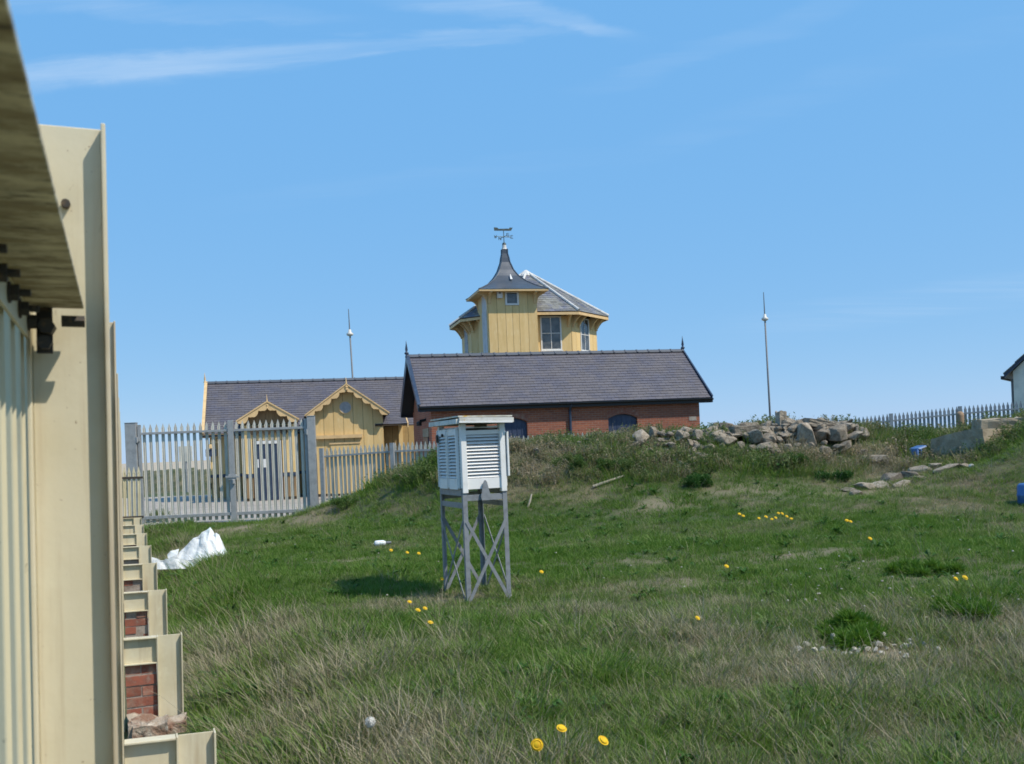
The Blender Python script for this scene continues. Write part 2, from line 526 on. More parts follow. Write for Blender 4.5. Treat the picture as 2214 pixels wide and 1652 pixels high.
def leafy(key, ramp_a, ramp_b, transl=0.3, attr='tint', rough=0.65):
    """thin leaf: colour runs from ramp_a to ramp_b by the per-plant tint plus a per-blade value"""
    m = D.materials.new(key)
    m.use_nodes = True
    n, l = m.node_tree.nodes, m.node_tree.links
    n.clear()
    out = n.new('ShaderNodeOutputMaterial')
    a1 = n.new('ShaderNodeAttribute')
    a1.attribute_type = 'INSTANCER'
    a1.attribute_name = attr
    a2 = n.new('ShaderNodeAttribute')
    a2.attribute_type = 'GEOMETRY'
    a2.attribute_name = 'blade'
    sm = n.new('ShaderNodeMath')
    sm.operation = 'MULTIPLY_ADD'
    l.new(a2.outputs['Fac'], sm.inputs[0])
    sm.inputs[1].default_value = 0.55
    l.new(a1.outputs['Fac'], sm.inputs[2])
    sb = n.new('ShaderNodeMath')
    sb.operation = 'SUBTRACT'
    sb.use_clamp = True
    l.new(sm.outputs[0], sb.inputs[0])
    sb.inputs[1].default_value = 0.27
    rp = n.new('ShaderNodeValToRGB')
    l.new(sb.outputs[0], rp.inputs[0])
    e = rp.color_ramp.elements
    e[0].position, e[0].color = 0.0, c4(ramp_a[0])
    e[1].position, e[1].color = 1.0, c4(ramp_b[1])
    for p, c in ((0.4, ramp_a[1]), (0.72, ramp_b[0])):
        x = e.new(p)
        x.color = c4(c)
    df = n.new('ShaderNodeBsdfDiffuse')
    tl = n.new('ShaderNodeBsdfTranslucent')
    gl = n.new('ShaderNodeBsdfGlossy')
    gl.inputs['Roughness'].default_value = 0.55
    gl.inputs['Color'].default_value = (0.5, 0.5, 0.5, 1)
    for s in (df, tl):
        l.new(rp.outputs[0], s.inputs['Color'])
    mx = n.new('ShaderNodeMixShader')
    mx.inputs[0].default_value = transl
    l.new(df.outputs[0], mx.inputs[1])
    l.new(tl.outputs[0], mx.inputs[2])
    mg = n.new('ShaderNodeMixShader')
    mg.inputs[0].default_value = 0.04
    l.new(mx.outputs[0], mg.inputs[1])
    l.new(gl.outputs[0], mg.inputs[2])
    l.new(mg.outputs[0], out.inputs[0])
    M[key] = m
    return m


leafy('grass_blade', ((0.094, 0.196, 0.020), (0.160, 0.252, 0.044)), ((0.26, 0.255, 0.135), (0.43, 0.38, 0.27)), 0.40)
leafy('weed_leaf', ((0.035, 0.105, 0.016), (0.065, 0.15, 0.026)), ((0.09, 0.125, 0.045), (0.16, 0.16, 0.08)))
leafy('scrub_leaf', ((0.08, 0.15, 0.030), (0.14, 0.19, 0.058)), ((0.23, 0.21, 0.11), (0.38, 0.31, 0.21)), 0.38)
leafy('bush_leaf', ((0.020, 0.075, 0.012), (0.035, 0.105, 0.018)), ((0.05, 0.13, 0.026), (0.085, 0.16, 0.04)), 0.3)
leafy('straw', ((0.20, 0.175, 0.10), (0.30, 0.26, 0.17)), ((0.37, 0.325, 0.215), (0.52, 0.46, 0.33)), 0.2)

# ------------------------------------------------------------------ ground
VP = ray(265, 1002)
FYAW = math.atan2(VP.x, VP.y)                       # direction of the near fence
FD = Vector((math.sin(FYAW), math.cos(FYAW), 0))
FR = Vector((math.cos(FYAW), -math.sin(FYAW), 0))


def vnoise(x, y, s, seed=0):
    x, y = np.asarray(x, float) / s, np.asarray(y, float) / s
    xi, yi = np.floor(x).astype(np.int64), np.floor(y).astype(np.int64)
    fx, fy = x - xi, y - yi
    fx, fy = fx * fx * (3 - 2 * fx), fy * fy * (3 - 2 * fy)

    def h(a, b):
        k = (a * 374761393 + b * 668265263 + seed * 1442695041) & 0xFFFFFFFF
        k = ((k ^ (k >> 13)) * 1274126177) & 0xFFFFFFFF
        return ((k ^ (k >> 16)) & 0xFFFF) / 65535.0
    a, b, c, d = h(xi, yi), h(xi + 1, yi), h(xi, yi + 1), h(xi + 1, yi + 1)
    return (a * (1 - fx) + b * fx) * (1 - fy) + (c * (1 - fx) + d * fx) * fy


def fbm(x, y, s, seed=0, o=4):
    t, w = 0, 0
    for i in range(o):
        t = t + vnoise(x, y, s / 2 ** i, seed + i * 17) * 0.5 ** i
        w += 0.5 ** i
    return t / w


def sstep(x, a, b):
    t = np.clip((np.asarray(x, float) - a) / (b - a), 0, 1)
    return t * t * (3 - 2 * t)


CT = []
for p in [(700, 1652, 5.0), (1106, 1652, 5.15), (1600, 1652, 5.3), (2213, 1640, 5.4), (800, 1450, 7.2), (1500, 1430, 7.55), (2200, 1430, 7.3), (1010, 1303, 10.7), (700, 1250, 12.6),
          (1870, 1415, 7.6), (2090, 1335, 8.6), (2205, 1088, 17), (2200, 1200, 11.5), (2200, 960, 19), (2180, 935, 20.5), (2010, 1003, 20.5), (2110, 985, 20.3),
          (1800, 1062, 19), (2040, 1020, 19.6), (1900, 1090, 17), (1200, 1098, 19.5), (1200, 1200, 14), (1600, 1085, 18.5), (1600, 1200, 13.3), (1450, 1080, 19),
          (750, 1118, 22.3), (700, 1140, 20.5), (900, 1105, 21), (1000, 1100, 20), (500, 1140, 23.3), (420, 1230, 15.5), (690, 1124, 25.2), (400, 1132, 25.3),
          (700, 1094, 24.3), (760, 1074, 23.8), (830, 1048, 23.2), (900, 1020, 22.8), (945, 1003, 22.5), (1100, 978, 22.2), (1200, 968, 22), (1300, 962, 22), (1400, 958, 22),
          (1500, 954, 22), (1600, 949, 22), (1700, 944, 22), (1800, 944, 22), (1850, 944, 22), (1900, 945, 22.3), (2000, 948, 23), (1100, 1035, 20.9), (1300, 1025, 20.5), (1500, 1022, 20.4), (1700, 1008, 20.5), (1850, 1005, 20.9), (2060, 1018, 19.2), (2120, 1000, 19.2)]:
    CT.append(at(*p))
for x, y, z in [(-9, 26, 0), (-6, 27, 0), (-3, 27, 0.1), (0, 27, 0.2), (4, 27, 0.3), (8, 27, 0.5), (12, 28, 0.7), (-8, 31, 0), (0, 31, 0), (8, 31, 0.2), (14, 31, 0.6), (18, 26, 1.3), (20, 31, 0.9),
                (26, 20, 1.7), (26, 10, 0.5), (24, 30, 0.9), (-2, 0, 0), (3, 0, 0), (9, 0, 0), (20, 2, 0.2), (-14, 24, 0), (-14, 10, 0), (-14, 31, 0), (-6, 3, 0), (13, 24, 1.25), (16, 23, 1.55)]:
    CT.append(Vector((x, y, z)))
CT = np.array([tuple(c) for c in CT])


def tps_k(d2):
    return np.where(d2 > 1e-9, 0.5 * d2 * np.log(d2 + 1e-12), 0.0)


_n = len(CT)
_A = np.zeros((_n + 3, _n + 3))
_A[:_n, :_n] = tps_k(((CT[:, None, :2] - CT[None, :, :2]) ** 2).sum(-1)) + np.eye(_n) * 0.04
_A[:_n, _n] = 1
_A[:_n, _n + 1:] = CT[:, :2]
_A[_n:, :_n] = _A[:_n, _n:].T
_S = np.linalg.solve(_A, np.concatenate([CT[:, 2], np.zeros(3)]))


def height(x, y):
    x, y = np.atleast_1d(np.asarray(x, float)), np.atleast_1d(np.asarray(y, float))
    sh = x.shape
    xf, yf = x.ravel(), y.ravel()
    z = np.empty(len(xf))
    for i in range(0, len(xf), 20000):
        a, b = np.clip(xf[i:i + 20000], -15, 27), np.clip(yf[i:i + 20000], -1, 32)
        d2 = (a[:, None] - CT[None, :, 0]) ** 2 + (b[:, None] - CT[None, :, 1]) ** 2
        z[i:i + 20000] = tps_k(d2) @ _S[:_n] + _S[_n] + _S[_n + 1] * a + _S[_n + 2] * b
    z = np.clip(z, -0.3, 2.2)
    inside = sstep(xf, -18, -14) * (1 - sstep(xf, 26, 40)) * sstep(yf, -6, -1) * (1 - sstep(yf, 31, 36))
    z = z * inside
    t = xf * FR.x + yf * FR.y
    s = xf * FD.x + yf * FD.y
    z = z - 0.33 * (1 - sstep(t, 0.5, 1.7)) * (1 - sstep(s, 20, 24)) * sstep(s, -30, -20)
    rough = inside * (1 - sstep(yf, 25, 26.5) * (1 - sstep(xf, 8, 12)))
    z = z + rough * ((fbm(xf, yf, 1.6, 3) - 0.5) * 0.10 + (fbm(xf, yf, 0.5, 8, 2) - 0.5) * 0.05)
    mound = sstep(z, 0.7, 1.3) * inside * sstep(yf, 18, 20)
    z = z + mound * (fbm(xf, yf, 1.3, 21, 3) - 0.5) * 0.16
    far = sstep(np.hypot(xf, yf), 60, 140)
    z = z * (1 - far) - 0.25 * far
    return z.reshape(sh)


def H(x, y):
    return float(height(x, y)[0])


def ground_at(px, py, y0=4.0, y1=40.0):
    """where the line of sight at (px, py) meets the terrain"""
    d = ray(px, py)
    ys = np.linspace(y0, y1, 1500)
    xs, zs = EYE.x + d.x * ys / d.y, EYE.z + d.z * ys / d.y
    g = height(xs, ys)
    k = np.argmax(zs <= g)
    if zs[k] > g[k]:
        k = len(ys) - 1
    return Vector((xs[k], ys[k], g[k]))


def axis(lo, hi, step, far, grow=1.25):
    a = list(np.arange(lo, hi + 1e-6, step))
    s, p = step, a[-1]
    while p < far:
        s *= grow
        p += s
        a.append(p)
    s, p = step, a[0]
    while p > -far:
        s *= grow
        p -= s
        a.insert(0, p)
    return np.array(a)


gx, gy = axis(-12, 24, 0.16, 6000), axis(2, 31, 0.16, 6000)
GX, GY = np.meshgrid(gx, gy)
GZ = height(GX, GY)
nx_, ny_ = len(gx), len(gy)
gv = np.stack([GX.ravel(), GY.ravel(), GZ.ravel()], 1)
ii = (np.arange(ny_ - 1)[:, None] * nx_ + np.arange(nx_ - 1)[None, :]).ravel()
gf = np.stack([ii, ii + 1, ii + nx_ + 1, ii + nx_], 1)
gme = D.meshes.new('ground')
gme.from_pydata(gv.tolist(), [], gf.tolist())
gme.polygons.foreach_set('use_smooth', [True] * len(gf))

BARE = []           # bare, trodden patches: (x, y, rx, ry, rot, strength)
for px, py, w, h_, st in [(770, 1213, 0.75, 0.35, 1.0), (1420, 1095, 0.8, 0.4, 0.8), (1700, 1205, 1.6, 0.35, 0.75), (1500, 1260, 2.2, 0.3, 0.6), (1870, 1412, 0.55, 0.22, 1.0), (2100, 1240, 1.6, 0.3, 0.6),
                          (1150, 1190, 0.7, 0.25, 0.7), (1620, 1060, 1.3, 0.4, 0.6), (1850, 1070, 1.5, 0.4, 0.65), (1290, 1068, 0.8, 0.3, 0.6), (560, 1135, 2.2, 0.5, 0.9), (1350, 1215, 1.5, 0.25, 0.6), (1900, 1215, 2.0, 0.3, 0.6)]:
    g = ground_at(px, py)
    BARE.append((g.x, g.y, w, h_ * 1.6, st))


def bare_mask(x, y):
    m = np.zeros_like(np.asarray(x, float))
    for bx, by, rx, ry, st in BARE:
        d = ((x - bx) / rx) ** 2 + ((y - by) / ry) ** 2
        m = np.maximum(m, st * np.exp(-d * 1.2))
    return np.clip(m * (0.55 + 0.9 * fbm(x, y, 0.7, 41)), 0, 1)


def dry_mask(x, y):
    """0 lush green to 1 dead straw"""
    d = sstep(fbm(x, y, 2.6, 61, 4), 0.28, 0.74) * 0.58 + sstep(fbm(x, y, 0.7, 67, 3), 0.36, 0.70) * 0.42
    near = 1 - sstep(y, 6.5, 11)
    mid = sstep(y, 11, 13) * (1 - sstep(y, 19, 21.5))
    d = d + 0.12 * near - 0.16 * mid * (1 - sstep(fbm(x, y * 2.4, 2.0, 71, 2), 0.45, 0.6))
    return np.clip(d, 0, 1)


at_b = gme.attributes.new('bare', 'FLOAT', 'POINT')
at_b.data.foreach_set('value', bare_mask(GX, GY).ravel().astype(np.float32))
at_d = gme.attributes.new('dry', 'FLOAT', 'POINT')
at_d.data.foreach_set('value', dry_mask(GX, GY).ravel().astype(np.float32))
at_s = gme.attributes.new('sandy', 'FLOAT', 'POINT')
at_s.data.foreach_set('value', sstep(np.hypot(GX, GY) + 20 * fbm(GX, GY, 25, 5), 75, 110).ravel().astype(np.float32))
gm = mk('field_ground', (0.050, 0.075, 0.022), 0.95)
gm.co = gm.rawco


def gattr(mm, name):
    a = mm.n.new('ShaderNodeAttribute')
    a.attribute_name = name
    return a.outputs['Fac']


gm.layer((0.15, 0.125, 0.07), gm.rng(gattr(gm, 'dry'), 0.25, 0.9, 0, 0.8)).mottle((0.09, 0.068, 0.04), 5, 0.45, 0.7, 6, None, 0.6)
gm.layer((0.25, 0.205, 0.135), gm.math('MULTIPLY', gattr(gm, 'bare'), 0.8)).mottle((0.22, 0.185, 0.12), 14, 0.58, 0.75, 6, None, 0.5)
gm.layer((0.42, 0.35, 0.26), gattr(gm, 'sandy')).bump(12, 0.7, 0.04, 7)
gme.materials.append(M['field_ground'])
ground = put('ground', gme)
tag(ground, 'rough grassy field with bare sandy patches', kind='structure')

# concrete yard beyond the gate
g0, g1 = at(300, 1128, 25.6), at(690, 1122, 25.3)
yx, yy = np.arange(-19, -2.9, 0.5), np.arange(25.35, 47, 0.5)
YX, YY = np.meshgrid(yx, yy)
YZ = height(YX, YY) + 0.012
YZ[:, -1] -= 0.06
YZ[0, :] -= 0.02
yb = MB()
for j in range(len(yy)):
    for i in range(len(yx)):
        yb.v.append((YX[j, i], YY[j, i], YZ[j, i]))
n_ = len(yx)
yb.f = [(j * n_ + i, j * n_ + i + 1, (j + 1) * n_ + i + 1, (j + 1) * n_ + i) for j in range(len(yy) - 1) for i in range(n_ - 1)]
tag(yb.build('yard', M['yard_concrete'], smooth=True), 'pale concrete yard behind the steel gate', kind='structure')

# ------------------------------------------------------------------ near cream palisade fence
fence = empty('palisade_fence', -FR * 0.02 * 1.65, -FYAW, label='tall cream painted steel palisade fence running away beside the camera', cat='fence')
EZ = EYE.z
fence.rotation_euler = (0, 0.02, -FYAW)
BAY, S1 = 2.72, 2.0
POSTS = [S1 + BAY * k for k in range(-1, 9)]
PT = EZ + 0.625


def i_post(t0, t1, z0, z1, fl=0.076, th=0.008, web=0.007):
    b = MB()
    b.box(t0, t0 + th, -fl / 2, fl / 2, z0, z1)
    b.box(t1 - th, t1, -fl / 2, fl / 2, z0, z1)
    b.box(t0 + th, t1 - th, -web / 2, web / 2, z0, z1 - 0.0015)
    return b


post_me = i_post(-0.157, -0.018, -0.4, PT).mesh('post', M['post_paint'])
# bracket foot: beam over the brick pier and a leg down its far side
ZT = EZ - 1.215
foot = MB()
foot.box(-0.016, 0.198, -0.038, 0.038, ZT - 0.012, ZT - 0.002)
foot.box(-0.016, 0.198, -0.038, 0.038, ZT - 0.188, ZT - 0.178)
foot.box(-0.016, 0.198, -0.0035, 0.0035, ZT - 0.178, ZT - 0.012)
foot.box(0.20, 0.209, -0.038, 0.038, -0.5, ZT)
foot.box(0.361, 0.370, -0.038, 0.038, -0.5, ZT + 0.004)
foot.box(0.209, 0.361, -0.0035, 0.0035, -0.5, ZT + 0.001)
foot_me = foot.mesh('post_foot', M['cream_paint'])
for s in POSTS:
    p = put('post', post_me, fence, (0, s, 0))
    m = p.modifiers.new('bevel', 'BEVEL')
    m.width, m.segments, m.limit_method = 0.0022, 2, 'ANGLE'
    q = put('post_foot', foot_me, fence, (random.uniform(-0.003, 0.003), s, random.uniform(-0.008, 0.006)), (random.uniform(-0.008, 0.008), random.uniform(-0.006, 0.006), random.uniform(-0.015, 0.015)))
    m = q.modifiers.new('bevel', 'BEVEL')
    m.width, m.segments, m.limit_method = 0.002, 2, 'ANGLE'

pale_prof = [(-0.033, -0.002), (-0.026, -0.017), (-0.014, -0.017), (-0.008, -0.006), (0.008, -0.006), (0.014, -0.017), (0.026, -0.017), (0.033, -0.002)]
pb = MB()
outer = [(t - 0.0026, s) for s, t in pale_prof]
inner = [(t, s) for s, t in pale_prof]
ring = [(t, s) for t, s in inner] + [(t, s) for t, s in reversed(outer)]
zt = EZ + 0.74
pb.extrude([(t, s, 0.02) for t, s in ring], (0, 0, zt - 0.14 - 0.02))
pb.add([(-0.018, -0.032, zt - 0.14), (-0.018, 0.032, zt - 0.14), (-0.018, 0, zt), (-0.0145, -0.032, zt - 0.14), (-0.0145, 0.032, zt - 0.14), (-0.0145, 0, zt)],
       [(0, 1, 2), (3, 5, 4), (0, 2, 5, 3), (1, 4, 5, 2)])
pale_me = pb.mesh('pale', M['pale_paint'])
bolt = MB()
bolt.tube((0, 0, 0), (0.030, 0, 0), 0.0055, n=8)
bolt.tube((0.001, 0, 0), (0.004, 0, 0), 0.016, n=12)
bolt.tube((0.004, 0, 0), (0.015, 0, 0), 0.0125, n=6)
bolt_me = bolt.mesh('bolt', M['bolt_steel'])
TR = -0.150
for k in range(len(POSTS) - 1):
    a, b_ = POSTS[k] + 0.046, POSTS[k + 1] - 0.046
    for zr, hr in ((EZ + 0.288, 0.062), (0.78, 0.062)):
        r = MB()
        r.box(TR, -0.060, a, b_, zr - 0.007, zr)
        rl = r.build('rail', M['cream_dirty'], fence, bevel=0.0018)
        r = MB()
        r.box(TR - 0.006, TR, a, b_, zr - hr, zr + 0.0)
        r.build('rail', M['pale_paint'], fence, bevel=0.0015)
    n = int((b_ - a) / 0.155)
    for i in range(n + 1):
        s = POSTS[k] + 0.075 + (BAY - 0.15) * i / n
        if s < 0.15:
            continue
        pl = put('pale', pale_me, fence, (TR - 0.007, s, 0))
        for zr in (EZ + 0.288 - 0.036, 0.78 - 0.036):
            put('bolt', bolt_me, pl, (0.007, 0, zr), (random.random() * 3, 0, 0))
# rail cleats at each post
for s in POSTS[1:]:
    c = MB()
    c.box(-0.138, -0.112, s - 0.052, s - 0.0385, EZ + 0.20, EZ + 0.282)
    c.tube((-0.120, s - 0.085, EZ + 0.245), (-0.120, s - 0.04, EZ + 0.245), 0.0145, n=6)
    c.tube((-0.096, s - 0.07, EZ + 0.255), (-0.058, s - 0.07, EZ + 0.255), 0.011, n=6)
    c.tube((-0.124, s - 0.078, EZ + 0.217), (-0.124, s - 0.04, EZ + 0.217), 0.013, n=6)
    c.build('rail_cleat', M['bolt_steel'], fence)
    c = MB()
    c.tube((-0.088, s - 0.02, EZ + 0.478), (-0.088, s, EZ + 0.478), 0.008, n=8)
    c.build('bolt', M['bolt_steel'], fence)
# corner panel between the far end of the fence and the gate post
ends = POSTS[-1]
for t in (0.03, 0.13, 0.23, 0.33):
    o = put('pale', pale_me, fence, (t, ends + 0.05, -EZ * 0.49), (0, 0, math.pi / 2))
b = MB()
b.box(-0.03, 0.42, ends + 0.01, ends + 0.018, 0.42, 0.47)
b.box(-0.03, 0.42, ends + 0.01, ends + 0.018, 1.30, 1.35)
b.build('rail', M['bolt_steel'], fence)

# brick piers and broken low wall under the fence
pier_wall = empty('brick_wall', (0, 0, 0), -FYAW, label='low broken red brick wall with piers under the cream fence posts', cat='wall')
brick_me = {}
for nm, w in (('a', 0.2), ('b', 0.096), ('c', 0.096)):
    b = MB()
    b.box(-w / 2, w / 2, -0.1, 0.1, -0.0325, 0.0325)
    brick_me[nm] = (b.mesh('brick', M['brick']), w)
for k, s in enumerate(POSTS[1:]):
    core = MB()
    core.box(-0.040, 0.166, s - 0.004, s + 0.20, -0.45, ZT - 0.192)
    pr = core.build('pier', M['mortar'], pier_wall)
    z, c = ZT - 0.192 - 0.034, 0
    while z > -0.45:
        x = -0.036
        for nm in (('a',) if c % 2 else ('b', 'b')):
            me, w = brick_me[nm]
            wob = random.uniform(-0.006, 0.006)
            put('brick', me, pr, (x + w / 2 - 0.002, s + 0.092 + wob, z + random.uniform(-.002, .002)), (0, 0, random.uniform(-.02, .02)), (1, 1, random.uniform(.95, 1)))
            x += w + 0.009
        z -= 0.075
        c += 1
    if k < len(POSTS) - 2:
        lo = MB()
        lo.box(0.0, 0.25, s + 0.2, s + BAY - 0.0, -0.6, -0.22)
        lo.build('wall_base', M['mortar'], pier_wall)


def rock(seed, n=16, mat=None, sx=1, sy=1, sz=1, name='stone'):
    r = random.Random(seed)
    bm = bmesh.new()
    for _ in range(n):
        v = Vector((r.gauss(0, 1), r.gauss(0, 1), r.gauss(0, 1))).normalized()
        k = max(abs(v.x), abs(v.y), abs(v.z))
        v = v * (0.55 + 0.45 / k * r.uniform(0.7, 1.0)) * 0.5
        bm.verts.new((v.x * sx, v.y * sy, v.z * sz))
    res = bmesh.ops.convex_hull(bm, input=bm.verts)
    bmesh.ops.delete(bm, geom=list({g for g in res['geom_interior'] + res['geom_unused'] if isinstance(g, bmesh.types.BMVert)}), context='VERTS')
    bmesh.ops.bevel(bm, geom=list(bm.edges), offset=0.03, segments=1, affect='EDGES')
    me = D.meshes.new(name)
    bm.to_mesh(me)
    bm.free()
    me.materials.append(mat)
    return me


def lump(name, mat, parent, loc, size, seed, rot=0.0, sub=3, amp=0.18):
    """irregular block of broken masonry"""
    bm = bmesh.new()
    bmesh.ops.create_cube(bm, size=1)
    bmesh.ops.subdivide_edges(bm, edges=list(bm.edges), cuts=6, use_grid_fill=True)
    for v in bm.verts:
        p = np.array(v.co)
        k = (fbm(p[0] * 2 + seed, p[1] * 2 + p[2] * 3, 0.6, seed, 3) - 0.5) * amp * 2
        v.co += Vector((p[0], p[1], p[2] * 1.8)) * float(k)
        v.co.x *= size[0]
        v.co.y *= size[1]
        v.co.z *= size[2]
    me = D.meshes.new(name)
    bm.to_mesh(me)
    bm.free()
    me.materials.append(mat)
    return put(name, me, parent, loc, (0, 0, rot))


s2 = POSTS[3]
lump('broken_coping', M['broken_masonry'], pier_wall, (0.155, s2 - 0.17, -0.28), (0.37, 0.26, 0.34), 5)
lump('broken_coping', M['broken_masonry'], pier_wall, (0.10, s2 - 0.24, -0.25), (0.22, 0.2, 0.3), 9)
s4 = POSTS[5]
lump('broken_coping', M['broken_masonry'], pier_wall, (0.13, s4 - 0.2, -0.02), (0.26, 0.2, 0.22), 12)

# ------------------------------------------------------------------ steel palisade gate and boundary fence
GB = at(400, 1132, 25.3)
GL, GR = at(292, 1128, 25.05), at(681, 1122, 25.5)
GL.z = GR.z = 0.0
gdir = (GR - GL)
gl = gdir.length
gyaw = math.atan2(gdir.y, gdir.x)
gate = empty('palisade_gate', GL, gyaw, label='tall grey galvanised double leaf palisade gate across the yard entrance', cat='gate')
GH = at(680, 900, 25.5).z
for x, w in ((0, 0.27), (gl, 0.2)):
    b = MB()
    b.box(x - w / 2, x + w / 2, -0.1, 0.1, -0.3, GH)
    b.box(x - w / 2 - 0.01, x + w / 2 + 0.01, -0.11, 0.11, GH, GH + 0.015)
    b.build('gate_post', M['galvanised'], gate, bevel=0.01)
mid_x = gl * (505 - 292) / (681 - 292)
gp = MB()
ring2 = [(t * 0.9, s * 1.22) for t, s in inner] + [(t * 0.9, s * 1.22) for t, s in reversed(outer)]
gz0, gz1 = 0.12, GH - 0.03
gp.extrude([(s, -t, gz0) for t, s in ring2], (0, 0, gz1 - gz0 - 0.12))
gp.add([(-0.038, 0.012, gz1 - 0.12), (0.038, 0.012, gz1 - 0.12), (0, 0.012, gz1), (-0.038, 0.016, gz1 - 0.12), (0.038, 0.016, gz1 - 0.12), (0, 0.016, gz1)],
       [(0, 1, 2), (3, 5, 4), (0, 2, 5, 3), (1, 4, 5, 2)])
gpale = gp.mesh('pale', M['pale_galvanised'])
rail_z = at(665, 924, 25.5).z
low_z = at(665, 1103, 25.5).z
for x0, x1, np_ in ((0.2, mid_x - 0.04, 14), (mid_x + 0.04, gl - 0.15, 12)):
    leaf = empty('gate_leaf')
    leaf.parent = gate
    for zr, hr in ((rail_z, 0.03), (low_z, 0.04)):
        lf = MB()
        lf.box(x0, x1, -0.03, 0.03, zr - hr, zr + hr)
        lf.build('rail', M['galvanised'], leaf, bevel=0.004)
    for xs in ((x0 - 0.03, x0 + 0.02), (x1 - 0.02, x1 + 0.03)):
        st = MB()
        st.box(xs[0] - 0.01, xs[1] + 0.01, -0.04, 0.04, 0.08, GH - 0.05)
        st.build('stile', M['galvanised'], leaf)
    for i in range(np_):
        x = x0 + 0.10 + (x1 - x0 - 0.2) * i / (np_ - 1)
        put('pale', gpale, leaf, (x, 0.036, 0), (0, 0, random.uniform(-.03, .03)))
b = MB()
b.box(mid_x - 0.10, mid_x + 0.10, -0.07, 0.07, 1.12, 1.26)
b.box(mid_x - 0.17, mid_x + 0.17, -0.085, -0.06, 1.17, 1.22)
b.tube((mid_x + 0.03, -0.08, 1.02), (mid_x + 0.03, -0.08, 1.13), 0.045)
b.build('lock', M['galvanised'], gate, bevel=0.006)
b = MB()
b.box(mid_x - 0.07, mid_x + 0.07, -0.05, 0.055, 0.03, GH - 0.02)
b.build('meeting_stile', M['galvanised'], gate, bevel=0.006)
for x, z in ((0.15, low_z + 0.05), (0.15, rail_z - 0.15), (gl - 0.11, low_z + 0.05), (gl - 0.11, rail_z - 0.12)):
    b = MB()
    b.box(x - 0.06, x + 0.06, -0.08, -0.03, z - 0.04, z + 0.04)
    b.tube((x, -0.09, z - 0.07), (x, -0.09, z + 0.07), 0.025)
    b.build('hinge', M['galvanised'], gate)


def run_fence(name, label, tops, ph, pitch, post_every, mat, railmat, face=0.03, lean=0.0):
    """palisade fence whose pale tops pass through the world points TOPS"""
    root = empty(name, (tops[0].x, tops[0].y, 0), 0, label=label, cat='fence')
    O = Vector((tops[0].x, tops[0].y, 0))
    pb = MB()
    pr2 = [(t, s * 1.12) for t, s in ring]
    pb.extrude([(s, -t, -ph) for t, s in pr2], (0, 0, ph - 0.09))
    pb.add([(-0.028, 0.006, -0.09), (0.028, 0.006, -0.09), (0.006, 0.006, 0), (-0.006, 0.006, 0), (-0.028, 0.010, -0.09), (0.028, 0.010, -0.09), (0.006, 0.010, 0), (-0.006, 0.010, 0)],
           [(0, 1, 2, 3), (7, 6, 5, 4), (0, 3, 7, 4), (1, 5, 6, 2), (2, 6, 7, 3)])
    pme = pb.mesh('pale', mat)
    acc, nxt, npst = 0.0, 0.0, 0.0
    for a, c in zip(tops[:-1], tops[1:]):
        d = c - a
        L = Vector((d.x, d.y, 0)).length
        yaw = math.atan2(d.y, d.x)
        nrm = Vector((math.sin(yaw), -math.cos(yaw), 0))
        for dz in (-0.22, -ph + 0.35):
            r = MB()
            p0, p1 = a - O + Vector((0, 0, dz)) + nrm * 0.025, c - O + Vector((0, 0, dz)) + nrm * 0.025
            r.bar(p0, p1, 0.045, 0.045)
            r.build('rail', railmat, root)
        while nxt <= acc + L:
            f = (nxt - acc) / L
            p = a + d * f - O
            put('pale', pme, root, p, (random.uniform(-.015, .015), random.uniform(-.012, .012) + lean, yaw + random.uniform(-.06, .06)))
            nxt += pitch
        while npst <= acc + L:
            f = (npst - acc) / L
            p = a + d * f - O + nrm * 0.08
            b = MB()
            b.box(-0.05, 0.05, -0.05, 0.05, -ph - 0.2, 0.0)
            b.build('post', railmat, root, loc=p, rot=(0, 0, yaw))
            npst += post_every
        acc += L
    return root


T = [at(697, 969, 25.5), at(853, 957, 25.2), at(945, 953, 25.0), at(1180, 939, 24.8), at(1270, 934, 24.7), at(1450, 930, 24.5), at(1600, 928, 25.0)]
run_fence('boundary_fence', 'low pale palisade fence running from the gate behind the grassy mound', T, 1.75, 0.113, 1.86, M['pale_galvanised'], M['galvanised'])
T = [at(1780, 912, 30.0), at(1871, 900, 29.5), at(2057, 880, 29), at(2213, 866, 28.5), at(2420, 850, 28)]
run_fence('boundary_fence', 'grey palisade fence on the skyline in front of the white house', T, 1.5, 0.113, 1.9, M['galvanised'], M['galvanised'])


